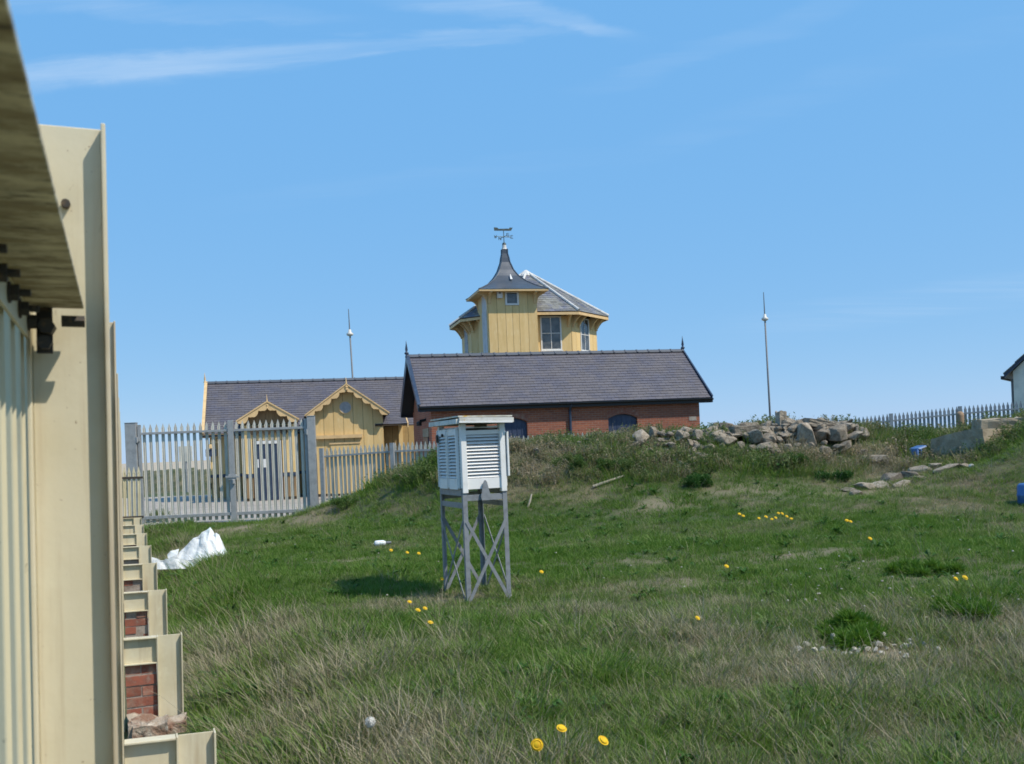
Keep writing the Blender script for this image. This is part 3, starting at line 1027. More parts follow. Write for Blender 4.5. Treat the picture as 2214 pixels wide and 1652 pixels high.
# ------------------------------------------------------------------ roofs and walls
def slates(name, parent, O, ud, sd, lims, S, mat, rowh=0.165, w=0.27, th=0.012):
    """overlapping slates on a slope: O eave corner, ud along the eave, sd up the slope, lims(s) -> (u0, u1)"""
    O, ud, sd = Vector(O), Vector(ud).normalized(), Vector(sd).normalized()
    n = ud.cross(sd).normalized()
    if n.z < 0:
        n = -n
    b = MB()
    rows = int(math.ceil(S / rowh))
    for r in range(rows):
        s0, s1 = r * rowh, min(S, (r + 1.25) * rowh)
        u0, u1 = lims(min(S, s0))
        v0, v1 = lims(min(S, s1))
        u0, u1 = u0, u1
        u = u0 - (w / 2 if r % 2 else 0) - random.uniform(0, 0.02)
        while u < u1:
            a, c = max(u, u0), min(u + w - 0.006, u1)
            if c - a > 0.03:
                ta, tb = min(max(a, v0), v1), min(max(c, v0), v1)
                j = random.uniform(-0.006, 0.006)
                lift = 0.022 + random.uniform(0, 0.006)
                q = [O + ud * a + sd * (s0 + j) + n * lift, O + ud * c + sd * (s0 + j) + n * lift, O + ud * tb + sd * s1 + n * 0.006, O + ud * ta + sd * s1 + n * 0.006]
                qb = [p - n * th for p in q]
                b.add(q + qb, [(0, 1, 2, 3), (0, 4, 5, 1), (1, 5, 6, 2), (3, 7, 4, 0)])
            u += w
    o = b.build(name, mat, parent)
    tag(o, kind='stuff')
    return o


def ridge(parent, p0, p1, mat, L=0.46, r=0.13):
    p0, p1 = Vector(p0), Vector(p1)
    d = p1 - p0
    n = max(1, round(d.length / L))
    step = d.length / n
    b = MB()
    prof = [(-r, -0.085), (-r * 0.5, -0.015), (0, 0.02), (r * 0.5, -0.015), (r, -0.085), (r * 0.9, -0.095), (0, 0.0), (-r * 0.9, -0.095)]
    b.extrude([(0.004, y, z) for y, z in prof], (step - 0.008, 0, 0))
    b.extrude([(step - 0.05, y * 1.12, z + 0.018) for y, z in prof], (0.05, 0, 0))
    me = b.mesh('ridge_tile', mat)
    yaw = math.atan2(d.y, d.x)
    for i in range(n):
        put('ridge_tile', me, parent, p0 + d * (i / n), (0, -math.asin(d.z / d.length), yaw))


def boards(parent, x0, x1, z0, ztop, y, w, mat, M4=None, th=0.022, gap=0.014, name='board'):
    """upright boards with open joints; ztop(x) gives the cut of the upper end"""
    n = max(1, round((x1 - x0) / w))
    st = (x1 - x0) / n
    for i in range(n):
        a, c = x0 + i * st + gap / 2, x0 + (i + 1) * st - gap / 2
        top = [(a, ztop(a)), (c, ztop(c))]
        m = (a + c) / 2
        if abs((ztop(a) + ztop(c)) / 2 - ztop(m)) > 0.01:
            top = [(a, ztop(a)), (m, ztop(m)), (c, ztop(c))]
        if max(t[1] for t in top) - z0 < 0.03:
            continue
        poly = [(c, y, z0), (a, y, z0)] + [(px, y, pz) for px, pz in top]
        b = MB(M4)
        b.extrude(poly, (0, -th, 0))
        b.build(name, mat, parent)


def window(parent, x0, x1, z0, z1, y, nx, nz, M4=None, fm='white_paint', fw=0.06, bar=0.028, gm='glass_dark', sill=True):
    f = MB(M4)
    f.box(x0, x0 + fw, y - 0.05, y + 0.02, z0, z1)
    f.box(x1 - fw, x1, y - 0.05, y + 0.02, z0, z1)
    f.box(x0 + fw, x1 - fw, y - 0.048, y + 0.02, z1 - fw, z1)
    f.box(x0 + fw, x1 - fw, y - 0.048, y + 0.02, z0, z0 + fw)
    for i in range(1, nx):
        x = x0 + fw + (x1 - x0 - 2 * fw) * i / nx
        f.box(x - bar / 2, x + bar / 2, y - 0.04, y + 0.005, z0 + fw, z1 - fw)
    for i in range(1, nz):
        z = z0 + fw + (z1 - z0 - 2 * fw) * i / nz
        f.box(x0 + fw, x1 - fw, y - 0.043, y + 0.004, z - bar / 2, z + bar / 2)
    if sill:
        f.box(x0 - 0.04, x1 + 0.04, y - 0.09, y + 0.01, z0 - 0.05, z0 - 0.003)
    wobj = f.build('window', M[fm], parent)
    pw, pz = (x1 - x0 - 2 * fw) / nx, (z1 - z0 - 2 * fw) / nz
    for i in range(nx):
        for k in range(nz):
            p = MB(M4)
            a, c = x0 + fw + i * pw, z0 + fw + k * pz
            p.box(a + .003, a + pw - .003, y - 0.02, y - 0.012, c + .003, c + pz - .003)
            p.build('pane', M[gm], wobj)
    return wobj


def finial(parent, p, h, r, mat, name='finial'):
    b = MB()
    b.lathe([(r * 0.9, 0), (r * 0.9, h * 0.12), (r * 0.5, h * 0.16), (r * 1.25, h * 0.24), (r * 1.25, h * 0.29), (r * 0.55, h * 0.36), (r * 0.8, h * 0.48), (r * 0.3, h * 0.8), (0.004, h)], 10, p)
    return b.build(name, mat, parent, smooth=True)


AYAW = math.radians(13.0)
ex, ey = Vector((math.cos(AYAW), math.sin(AYAW), 0)), Vector((-math.sin(AYAW), math.cos(AYAW), 0))


def wall_hit(px, py, O, y):
    """local (x, z) where the line of sight meets the wall plane at depth y of a building with origin O"""
    d = ray(px, py)
    q = O + ey * y
    k = (q - EYE).dot(ey) / d.dot(ey)
    p = EYE + d * k
    return (p - O).dot(ex), p.z - O.z


# ---- red brick building
e0 = at(905, 880, 33.0)
RW, RO, RV = 4.6, 0.16, 0.42
O = e0 + ex * RV + ey * RO
O.z = 0
brick_house = empty('brick_building', O, AYAW, label='long red brick building with purple slate roof and navy trim', cat='building')
RE = e0.z
ap = at(870, 772, 33.0 + (RW / 2 + RO) * math.cos(AYAW) + 0.1)
RZ = ap.z
RL = (at(1545, 862, 35.1) - e0).dot(ex) - 2 * RV
hw = RW / 2
slope = (RZ - RE) / (hw + RO)
WZ = RE + slope * RO - 0.12
b = MB()
# walls with real window openings in the front
wx = []
for pa, pb_, pt in ((1077, 1139, 905), (1314, 1377, 896)):
    a, zt_ = wall_hit(pa, pt, O, 0)
    c, _ = wall_hit(pb_, pt, O, 0)
    wx.append((a, c, zt_))


def arch(a, c, zc, rise, n=10):
    m = (a + c) / 2
    return [(a + (c - a) * i / n, zc - rise * ((2 * i / n - 1) ** 2)) for i in range(n + 1)]


segs = []
xs = 0.0
for a, c, zt_ in wx:
    segs.append((xs, a))
    ar = arch(a, c, zt_, 0.15)
    b.extrude([(x, 0, z) for x, z in ar] + [(c, 0, WZ), (a, 0, WZ)], (0, 0.24, 0))
    b.box(a, c, 0, 0.24, -0.3, 0.95)
    xs = c
segs.append((xs, RL))
for a, c in segs:
    b.box(a, c, 0, 0.24, -0.3, WZ)
b.box(0.0, RL, RW - 0.24, RW, -0.3, WZ)
for x in (0, RL - 0.24):
    dz = 0.02
    b.extrude([(x, 0.24, -0.3), (x, RW - 0.24, -0.3), (x, RW - 0.24, WZ + slope * 0.2), (x, hw, WZ + slope * hw), (x, 0.24, WZ + slope * 0.2)], (0.24, 0, 0))
b.build('wall', M['brick_wall_far'], brick_house)
for a, c, zt_ in wx:
    b = MB()
    ar = arch(a + 0.005, c - 0.005, zt_ - 0.005, 0.15)
    b.extrude([(x, 0.10, z) for x, z in ar] + [(c - 0.005, 0.10, 0.96), (a + 0.005, 0.10, 0.96)], (0, 0.04, 0))
    sh = b.build('shutter', M['blue_shutter'], brick_house)
    n = 6
    for i in range(1, n):
        x = a + (c - a) * i / n
        b = MB()
        b.box(x - 0.012, x + 0.012, 0.085, 0.099, 1.0, zt_ - 0.13)
        b.build('batten', M['blue_shutter'], sh)
    b = MB()
    nb = 15
    for i in range(nb):
        t0, t1 = i / nb, (i + 0.88) / nb
        xa, xb = a - 0.03 + (c - a + 0.06) * t0, a - 0.03 + (c - a + 0.06) * t1
        za, zb = zt_ - 0.15 * (2 * t0 - 1) ** 2, zt_ - 0.15 * (2 * t1 - 1) ** 2
        b.extrude([(xa, -0.008, za + .004), (xb, -0.008, zb + .004), (xb, -0.008, zb + 0.22), (xa, -0.008, za + 0.22)], (0, 0.02, 0))
    b.build('window_arch', M['brick'], brick_house)
# roof boards, slates, ridge
rf = MB()
x0, x1 = -RV, RL + RV
for sg in (0, 1):
    f = (lambda y: y) if sg == 0 else (lambda y: RW - y)
    pr_ = [(f(-RO), RE), (f(hw), RZ), (f(hw), RZ - 0.10), (f(-RO), RE - 0.10)]
    rf.extrude([(x0, y, z) for y, z in pr_], (x1 - x0, 0, 0))
roof = rf.build('roof', M['black_paint'], brick_house)
sl = Vector((0, hw + RO, RZ - RE))
slates('slates', roof, (x0, -RO, RE), (1, 0, 0), sl, lambda s: (0.02, x1 - x0 - 0.02), sl.length - 0.04, M['slate_purple'])
slates('slates', roof, (x0, RW + RO, RE), (1, 0, 0), Vector((0, -hw - RO, RZ - RE)), lambda s: (0.02, x1 - x0 - 0.02), sl.length - 0.04, M['slate_purple'], 0.25, 0.4)
ridge(roof, (x0, hw, RZ + 0.055), (x1, hw, RZ + 0.055), M['ridge_clay'])
for x, nm in ((x0 - 0.035, 'bargeboard'), (x1 + 0.003, 'bargeboard')):
    for sg in (0, 1):
        f = (lambda y: y) if sg == 0 else (lambda y: RW - y)
        b = MB()
        b.extrude([(x, f(-RO - 0.02), RE - 0.16), (x, f(-RO - 0.02), RE + 0.06), (x, f(hw), RZ + 0.06), (x, f(hw), RZ - 0.20)], (0.032, 0, 0))
        b.build(nm, M['navy_paint'], roof)
        b = MB()
        b.extrude([(x - 0.01, f(-RO - 0.04), RE + 0.062), (x - 0.01, f(-RO - 0.04), RE + 0.085), (x - 0.01, f(hw), RZ + 0.085), (x - 0.01, f(hw), RZ + 0.062)], (0.11 if x < 0 else 0.05, 0, 0))
        b.build(nm, M['navy_paint'], roof)
for x in (x0 - 0.02, x1 + 0.02):
    finial(roof, (x, hw, RZ - 0.05), 0.62, 0.062, M['navy_paint'])
for y, sg in ((-RO, -1), (RW + RO, 1)):
    b = MB()
    b.box(x0, x1, min(y, y + sg * 0.03), max(y, y + sg * 0.03), RE - 0.17, RE - 0.02)
    b.build('fascia', M['black_paint'], roof)
    b = MB()
    pts = [(0.05 * math.cos(a), 0.05 * math.sin(a)) for a in np.linspace(math.pi, 2 * math.pi, 7)]
    yc = y + sg * 0.075
    b.extrude([(x0 - 0.02, yc + p, RE - 0.03 + q) for p, q in pts] + [(x0 - 0.02, yc + p * 0.85, RE - 0.025 + q * 0.85) for p, q in reversed(pts)], (x1 - x0 + 0.04, 0, 0))
    b.build('gutter', M['black_paint'], roof)
xd, _ = wall_hit(1231, 890, O, 0)
b = MB()
b.tube((xd, -0.22, RE - 0.08), (xd, -0.06, RE - 0.28), 0.045)
b.tube((xd, -0.06, RE - 0.28), (xd, -0.06, 0.0), 0.045)
b.build('downpipe', M['navy_paint'], brick_house)
xv, zv = wall_hit(1497, 905, O, 0)
b = MB()
b.box(xv - 0.14, xv + 0.14, -0.012, 0.01, zv - 0.07, zv + 0.07)
b.build('air_vent', M['mortar'], brick_house)
# gable end door with a letter notice
b = MB()
b.box(-0.03, 0.0, 0.62, 1.95, 2.12, 2.42)
b.build('lintel', M['concrete'], brick_house)
b = MB()
b.box(-0.02, 0.02, 0.75, 1.82, 0.0, 2.10)
b.box(-0.035, 0.0, 0.72, 0.80, 0, 2.1)
b.box(-0.035, 0.0, 1.77, 1.85, 0, 2.1)
b.box(-0.035, 0.0, 0.8, 1.77, 1.98, 2.1)
dr = b.build('door', M['navy_paint'], brick_house)
b = MB()
b.box(-0.028, -0.02, 0.86, 1.74, 0.1, 1.93)
b.build('door_panel', M['timber_brown'], dr)
b = MB()
ya, yb_, yc_ = 1.55, 1.30, 1.05
b.extrude([(-0.04, ya, 1.05), (-0.04, ya - 0.12, 1.05), (-0.04, yb_ - 0.06, 1.62), (-0.04, yb_ + 0.06, 1.62)], (0.010, 0, 0))
b.extrude([(-0.04, yc_, 1.05), (-0.04, yc_ + 0.12, 1.05), (-0.04, yb_ + 0.06, 1.61), (-0.04, yb_ - 0.06, 1.61)], (0.010, 0, 0))
b.box(-0.0395, -0.03, 1.15, 1.45, 1.20, 1.30)
b.build('letter', M['white_paint'], dr)
b = MB()
b.tube((0, 1.25, 2.72), (-0.22, 1.25, 2.68), 0.05)
b.lathe([(0.09, 0), (0.10, 0.12), (0.03, 0.16)], 10, (-0.24, 1.25, 2.52))
b.build('wall_lamp', M['black_paint'], brick_house)

# ---- yellow timber building with two gables
e1 = at(437, 940, 39.5)
YO, YV = 0.35, 0.25
O = e1 + ex * YV + ey * YO
O.z = 0
YE = e1.z
YD = 5.3
apx = at(440, 829, 39.5 + (YD / 2 + YO) * 0.98)
YZR = apx.z
YL = 8.6
station = empty('timber_building', O, AYAW, label='yellow timber building with scalloped bargeboard gables behind the gate', cat='building')
hw = YD / 2
ysl = (YZR - YE) / (hw + YO)
WZ = YE + ysl * YO - 0.1
b = MB()
b.box(0, YL, 0, YD, 0.0, WZ)
for x in (0, YL - 0.2):
    b.extrude([(x, 0.02, WZ), (x, YD - 0.02, WZ), (x, hw, WZ + ysl * hw - 0.05)], (0.2, 0, 0))
b.build('wall', M['groove_dark'], station)
xw0, _ = wall_hit(680, 960, O, -1.7)
xw1, _ = wall_hit(829, 960, O, -1.7)
xp0, _ = wall_hit(527, 960, O, -2.6)
xp1, _ = wall_hit(640, 960, O, -2.6)
boards(station, 0.0, YL, 1.05, lambda x: WZ, 0, 0.3, M['yellow_paint'])
boards(station, 0.0, YL, 0.12, lambda x: 0.92, 0, 0.3, M['yellow_dull'])
b = MB()
b.box(-0.02, YL, -0.05, 0.0, 0.93, 1.04)
b.build('rail_band', M['navy_paint'], station)
b = MB()
b.box(-0.02, YL, -0.06, 0.0, 0.0, 0.115)
b.build('plinth', M['concrete'], station)
rf = MB()
x0, x1 = -YV, YL + 0.2
for sg in (0, 1):
    f = (lambda y: y) if sg == 0 else (lambda y: YD - y)
    pr_ = [(f(-YO), YE), (f(hw), YZR), (f(hw), YZR - 0.08), (f(-YO), YE - 0.08)]
    rf.extrude([(x0, y, z) for y, z in pr_], (x1 - x0, 0, 0))
roof = rf.build('roof', M['groove_dark'], station)
sl = Vector((0, hw + YO, YZR - YE))
slates('slates', roof, (x0, -YO, YE), (1, 0, 0), sl, lambda s: (0.02, x1 - x0 - 0.02), sl.length - 0.04, M['slate_purple'])
slates('slates', roof, (x0, YD + YO, YE), (1, 0, 0), Vector((0, -hw - YO, YZR - YE)), lambda s: (0.02, x1 - x0 - 0.02), sl.length - 0.04, M['slate_purple'], 0.3, 0.45)
ridge(roof, (x0, hw, YZR + 0.055), (x1, hw, YZR + 0.055), M['ridge_clay'])
for sg in (0, 1):
    f = (lambda y: y) if sg == 0 else (lambda y: YD - y)
    b = MB()
    b.extrude([(x0 - 0.035, f(-YO - 0.02), YE - 0.16), (x0 - 0.035, f(-YO - 0.02), YE + 0.05), (x0 - 0.035, f(hw), YZR + 0.06), (x0 - 0.035, f(hw), YZR - 0.18)], (0.032, 0, 0))
    b.build('bargeboard', M['yellow_trim'], roof)
    b = MB()
    b.extrude([(x0 - 0.04, f(-YO - 0.03), YE + 0.052), (x0 - 0.04, f(-YO - 0.03), YE + 0.075), (x0 - 0.04, f(hw), YZR + 0.085), (x0 - 0.04, f(hw), YZR + 0.062)], (0.12, 0, 0))
    b.build('bargeboard', M['yellow_trim'], roof)
finial(roof, (x0 - 0.02, hw, YZR - 0.1), 0.55, 0.05, M['yellow_trim'])
b = MB()
b.box(x0, x1, -YO - 0.03, -YO - 0.002, YE - 0.14, YE - 0.0)
b.build('fascia', M['yellow_trim'], roof)
b = MB()
b.box(x0 - 0.02, x1, -YO - 0.14, -YO - 0.032, YE - 0.10, YE - 0.02)
b.build('gutter', M['black_paint'], roof)


def scallop_gable(parent, xc, half, z_apex, z_foot, y, lobes, depth=0.20, th=0.04):
    """pair of bargeboards cut in lobes along the lower edge"""
    for sg in (-1, 1):
        top = [(xc, z_apex), (xc + sg * half, z_foot)]
        L = math.hypot(half, z_apex - z_foot)
        ux, uz = sg * half / L, (z_foot - z_apex) / L
        nxx, nzz = (-uz * -1 if False else 0), 0
        # unit normal pointing down-inwards
        dx, dz = uz, -ux
        if dz > 0:
            dx, dz = -dx, -dz
        poly = [(top[0][0], y, top[0][1]), (top[1][0], y, top[1][1])]
        low = []
        n = lobes * 7
        for i in range(n + 1):
            t = 1 - i / n
            ph = (t * lobes) % 1.0
            d = depth * (0.42 + 0.58 * abs(math.sin(math.pi * ph)) ** 0.7 * (1.0 if ph < 0.62 else 0.75))
            if t < 0.015:
                d = depth * 0.9
            px_, pz_ = xc + ux * L * t + dx * d, z_apex + uz * L * t + dz * d
            if (px_ - xc) * sg < 0:
                px_ = xc
            low.append((px_, y, pz_))
        b = MB()
        b.extrude(poly + low, (0, th, 0))
        b.build('bargeboard', M['yellow_trim'], parent)
        b = MB()
        q = [(xc, z_apex + 0.005), (xc + sg * (half + 0.03), z_foot - 0.02), (xc + sg * (half + 0.03), z_foot + 0.035), (xc, z_apex + 0.06)]
        b.extrude([(px_, y - 0.03, pz_) for px_, pz_ in q], (0, 0.10, 0))
        b.build('bargeboard', M['yellow_trim'], parent)


# cross wing
WY = -1.7
xa, za = wall_hit(748, 832, O, WY - 0.35)
xf, zf = wall_hit(840, 893, O, WY - 0.35)
half = xf - xa
wsl = (za - zf) / half
cx_, hwall = (xw0 + xw1) / 2, (xw1 - xw0) / 2
zwt = lambda x: za - 0.06 - wsl * abs(x - xa)
b = MB()
b.box(xw0, xw1, WY, 0.3, 0, zf - 0.1)
b.extrude([(xw0, WY, zf - 0.1), (xw1, WY, zf - 0.1), (xw1, WY, zwt(xw1)), (xa, WY, za - 0.06), (xw0, WY, zwt(xw0))], (0, 0.1, 0))
b.build('wing_wall', M['groove_dark'], station)
boards(station, xw0, xw1, 0.12, zwt, WY, 0.40, M['yellow_paint'])
boards(station, 0, -WY + 0.1, 0.12, lambda x: zf - 0.05, 0.0, 0.4, M['yellow_paint'], Matrix.Translation((xw1, WY, 0)) @ Matrix.Rotation(math.pi / 2, 4, 'Z'))
yback = (za - YE) / ysl - YO + 0.1
for sg in (-1, 1):
    b = MB()
    b.extrude([(xa, WY - 0.34, za), (xa + sg * half, WY - 0.34, zf), (xa + sg * half, WY - 0.34, zf - 0.07), (xa, WY - 0.34, za - 0.07)], (0, yback - WY + 0.34, 0))
    wr = b.build('wing_roof', M['groove_dark'], station)
    if sg < 0:
        slates('slates', wr, (xa - half, WY - 0.33, zf), (0, 1, 0), (half, 0, za - zf), lambda s: (0, yback - WY + 0.3), math.hypot(half, za - zf) - 0.02, M['slate_purple'])
    else:
        slates('slates', wr, (xa + half, WY - 0.33, zf), (0, 1, 0), (-half, 0, za - zf), lambda s: (0, yback - WY + 0.3), math.hypot(half, za - zf) - 0.02, M['slate_purple'])
ridge(station, (xa, WY - 0.3, za + 0.05), (xa, yback, za + 0.05), M['ridge_clay'])
scallop_gable(station, xa, half, za, zf, WY - 0.385, 5)
finial(station, (xa, WY - 0.37, za - 0.22), 0.52, 0.055, M['yellow_trim'])
# round plaque, ledge and door of the wing
xq, zq = wall_hit(746, 881, O, WY)
b = MB()
vs = [(xq + 0.23 * math.cos(a), WY - 0.024, zq + 0.23 * math.sin(a)) for a in np.linspace(0, 2 * math.pi, 24, endpoint=False)]
b.extrude(vs, (0, -0.035, 0))
rp = b.build('round_vent', M['galvanised'], station)
b = MB()
vo = [(xq + 0.25 * math.cos(a), zq + 0.25 * math.sin(a)) for a in np.linspace(0, 2 * math.pi, 25)]
vi = [(xq + 0.225 * math.cos(a), zq + 0.225 * math.sin(a)) for a in np.linspace(0, 2 * math.pi, 25)]
for k in range(24):
    b.extrude([(vo[k][0], WY - 0.023, vo[k][1]), (vo[k + 1][0], WY - 0.023, vo[k + 1][1]), (vi[k + 1][0], WY - 0.023, vi[k + 1][1]), (vi[k][0], WY - 0.023, vi[k][1])], (0, -0.05, 0))
b.build('rim', M['yellow_trim'], rp)
xl0, zl = wall_hit(683, 947, O, WY)
xl1, _ = wall_hit(783, 947, O, WY)
b = MB()
b.box(xl0, xl1, WY - 0.16, WY - 0.023, zl - 0.05, zl + 0.09)
b.box(xl0 + 0.5, xl1 - 0.1, WY - 0.08, WY - 0.023, zl - 0.28, zl - 0.20)
b.build('door_hood', M['yellow_trim'], station)
b = MB()
b.box(xl0 + 0.55, xl1 - 0.15, WY - 0.05, WY - 0.023, 0.1, zl - 0.29)
b.build('door', M['yellow_paint'], station)
# entrance porch
PY = -2.6
xa, za = wall_hit(577, 870, O, PY - 0.3)
xf, zf = wall_hit(645, 907, O, PY - 0.3)
half = xf - xa
psl = (za - zf) / half
b = MB()
b.box(xp0, xp1, PY, 0.0, 0, zf - 0.12)
b.build('porch_wall', M['groove_dark'], station)
xd0, zd = wall_hit(547, 954, O, PY)
xd1, _ = wall_hit(607, 954, O, PY)
boards(station, xp0, xd0 - 0.03, 1.05, lambda x: zf - 0.15, PY, 0.28, M['yellow_paint'])
boards(station, xd1 + 0.03, xp1, 1.05, lambda x: zf - 0.15, PY, 0.28, M['yellow_paint'])
boards(station, xd0 - 0.03, xd1 + 0.03, zd + 0.02, lambda x: zf - 0.15, PY, 0.3, M['yellow_paint'])
boards(station, xp0, xd0 - 0.03, 0.12, lambda x: 0.9, PY, 0.28, M['timber_brown'])
boards(station, xd1 + 0.03, xp1, 0.12, lambda x: 0.9, PY, 0.28, M['timber_brown'])
b = MB()
b.box(xp0 - 0.01, xd0 - 0.03, PY - 0.045, PY, 0.91, 1.04)
b.box(xd1 + 0.03, xp1 + 0.01, PY - 0.045, PY, 0.91, 1.04)
b.build('rail_band', M['navy_paint'], station)
b = MB()
b.box(xd0, xd0 + 0.10, PY - 0.05, PY, 0, zd)
b.box(xd1 - 0.10, xd1, PY - 0.05, PY, 0, zd)
b.box(xd0 + 0.10, xd1 - 0.10, PY - 0.05, PY, zd - 0.12, zd)
db = b.build('door_frame', M['white_paint'], station)
b = MB()
b.box(xd0 + 0.10, xd1 - 0.10, PY - 0.02, PY - 0.002, 0.02, zd - 0.12)
dd = b.build('door', M['navy_paint'], station)
xn, zn = wall_hit(560, 1002, O, PY)
for dx in (-0.10, 0.19):
    b = MB()
    b.box(xn + dx - 0.09, xn + dx + 0.09, PY - 0.028, PY - 0.021, zn - 0.16, zn + 0.16)
    b.build('notice', M['white_paint'], dd)
for sg in (-1, 1):
    b = MB()
    b.extrude([(xa, PY - 0.29, za), (xa + sg * half, PY - 0.29, zf), (xa + sg * half, PY - 0.29, zf - 0.06), (xa, PY - 0.29, za - 0.06)], (0, -PY + 0.29 + 0.8, 0))
    wr = b.build('porch_roof', M['groove_dark'], station)
    slates('slates', wr, (xa + sg * half, PY - 0.28, zf), (0, 1, 0), (-sg * half, 0, za - zf), lambda s: (0, -PY + 0.26 + 0.8), math.hypot(half, za - zf) - 0.02, M['slate_purple'])
ridge(station, (xa, PY - 0.26, za + 0.05), (xa, 0.75, za + 0.05), M['ridge_clay'])
scallop_gable(station, xa, half, za, zf, PY - 0.335, 3, 0.22)
b = MB()
b.extrude([(xp0, PY + 0.02, zf - 0.16), (xp1, PY + 0.02, zf - 0.16), (xp1, PY + 0.02, za - 0.07 - psl * abs(xp1 - xa)), (xa, PY + 0.02, za - 0.07), (xp0, PY + 0.02, za - 0.07 - psl * abs(xp0 - xa))], (0, 0.05, 0))
b.build('porch_gable', M['timber_brown'], station)
finial(station, (xa, PY - 0.31, za - 0.25), 0.55, 0.04, M['yellow_trim'])
# fretted dark valance over the porch door
xv0, zv = wall_hit(540, 935, O, PY - 0.1)
xv1, _ = wall_hit(622, 935, O, PY - 0.1)
b = MB()
n = 9
for i in range(n):
    x = xv0 + (xv1 - xv0) * (i + 0.5) / n
    w = (xv1 - xv0) / n * 0.46
    b.extrude([(x - w, PY - 0.12, zv + 0.16), (x - w, PY - 0.12, zv - 0.02), (x, PY - 0.12, zv - 0.14), (x + w, PY - 0.12, zv - 0.02), (x + w, PY - 0.12, zv + 0.16)], (0, 0.03, 0))
b.box(xv0 - 0.05, xv1 + 0.05, PY - 0.14, PY - 0.085, zv + 0.161, zv + 0.24)
b.build('valance', M['groove_dark'], station)
# small canopy with curved brackets beside the wing
xk0, zk = wall_hit(815, 918, O, -1.2)
xk1, _ = wall_hit(868, 905, O, -1.2)
b = MB()
b.box(xk0, xk1 + 0.6, -0.9, 0.0, 0, zk - 0.05)
b.build('lobby_wall', M['groove_dark'], station)
boards(station, xk0, xk1 + 0.6, 0.12, lambda x: zk - 0.08, -0.9, 0.3, M['yellow_dull'])
b = MB()
b.box(xk1 - 0.12, xk1 + 0.05, -1.0, -0.93, 0.1, zk - 0.05)
b.build('pilaster', M['yellow_paint'], station)
b = MB()
b.extrude([(xk0 - 0.15, -1.75, zk - 0.02), (xk0 - 0.15, -0.85, zk + 0.42), (xk0 - 0.15, -0.85, zk + 0.36), (xk0 - 0.15, -1.75, zk - 0.08)], (xk1 - xk0 + 0.3, 0, 0))
cn = b.build('canopy', M['groove_dark'], station)
slates('slates', cn, (xk0 - 0.15, -1.76, zk - 0.02), (1, 0, 0), (0, 0.9, 0.44), lambda s: (0, xk1 - xk0 + 0.3), 0.98, M['slate_purple'])
for x in (xk0 - 0.19, xk1 + 0.15):
    b = MB()
    up = [(x, -1.78 + 0.95 * i / 8, zk + 0.02 + 0.46 * i / 8) for i in range(9)]
    dn = [(x, -1.78 + 0.95 * i / 8, zk - 0.16 + 0.46 * i / 8 - 0.10 * math.sin(math.pi * i / 8 * 1.5)) for i in range(8, -1, -1)]
    b.extrude(up + dn, (0.05, 0, 0))
    b.build('bracket', M['yellow_trim'], cn)
# bracket lantern at the left corner
xg, zg = wall_hit(455, 968, O, -0.3)
b = MB()
b.box(xg - 0.03, xg + 0.32, -0.33, -0.27, zg + 0.18, zg + 0.24)
b.lathe([(0.02, 0.17), (0.09, 0.10), (0.11, -0.02), (0.03, -0.04)], 6, (xg, -0.3, zg))
b.build('lantern', M['yellow_trim'], station)
b = MB()
b.box(xg - 0.2, xg + 0.22, -0.31, -0.29, zg - 0.35, zg - 0.06)
b.build('hanging_sign', M['blue_shutter'], station)

# ---- octagonal look-out with turret
OC = at(1141, 700, 47.0)
OC.z = 0
tower = empty('lookout_tower', OC, AYAW, label='yellow eight sided lookout with slate roof and flared black spire turret', cat='tower')
ze = at(1240, 673, 43.9).z
RB, RE8 = 3.2, 3.80
za = at(1138, 596, 47).z
ang = [math.radians(-90 + 22.5 + 45 * i) for i in range(8)]
for r0, z0, z1, nm, mt in ((RB - 0.02, 0, ze + 0.1, 'wall', 'groove_dark'),):
    b = MB()
    b.extrude([(r0 * math.cos(a), r0 * math.sin(a), z0) for a in ang], (0, 0, z1))
    b.build(nm, M[mt], tower)
side = 2 * RB * math.sin(math.pi / 8)
apo = RB * math.cos(math.pi / 8)


def face_m(i):
    """matrix of wall face i: local x along the wall, y inwards, origin at its middle on the ground"""
    a = math.radians(-90 + 45 * i)
    return Matrix.Rotation(a + math.pi / 2, 4, 'Z') @ Matrix.Translation((0, -apo, 0))


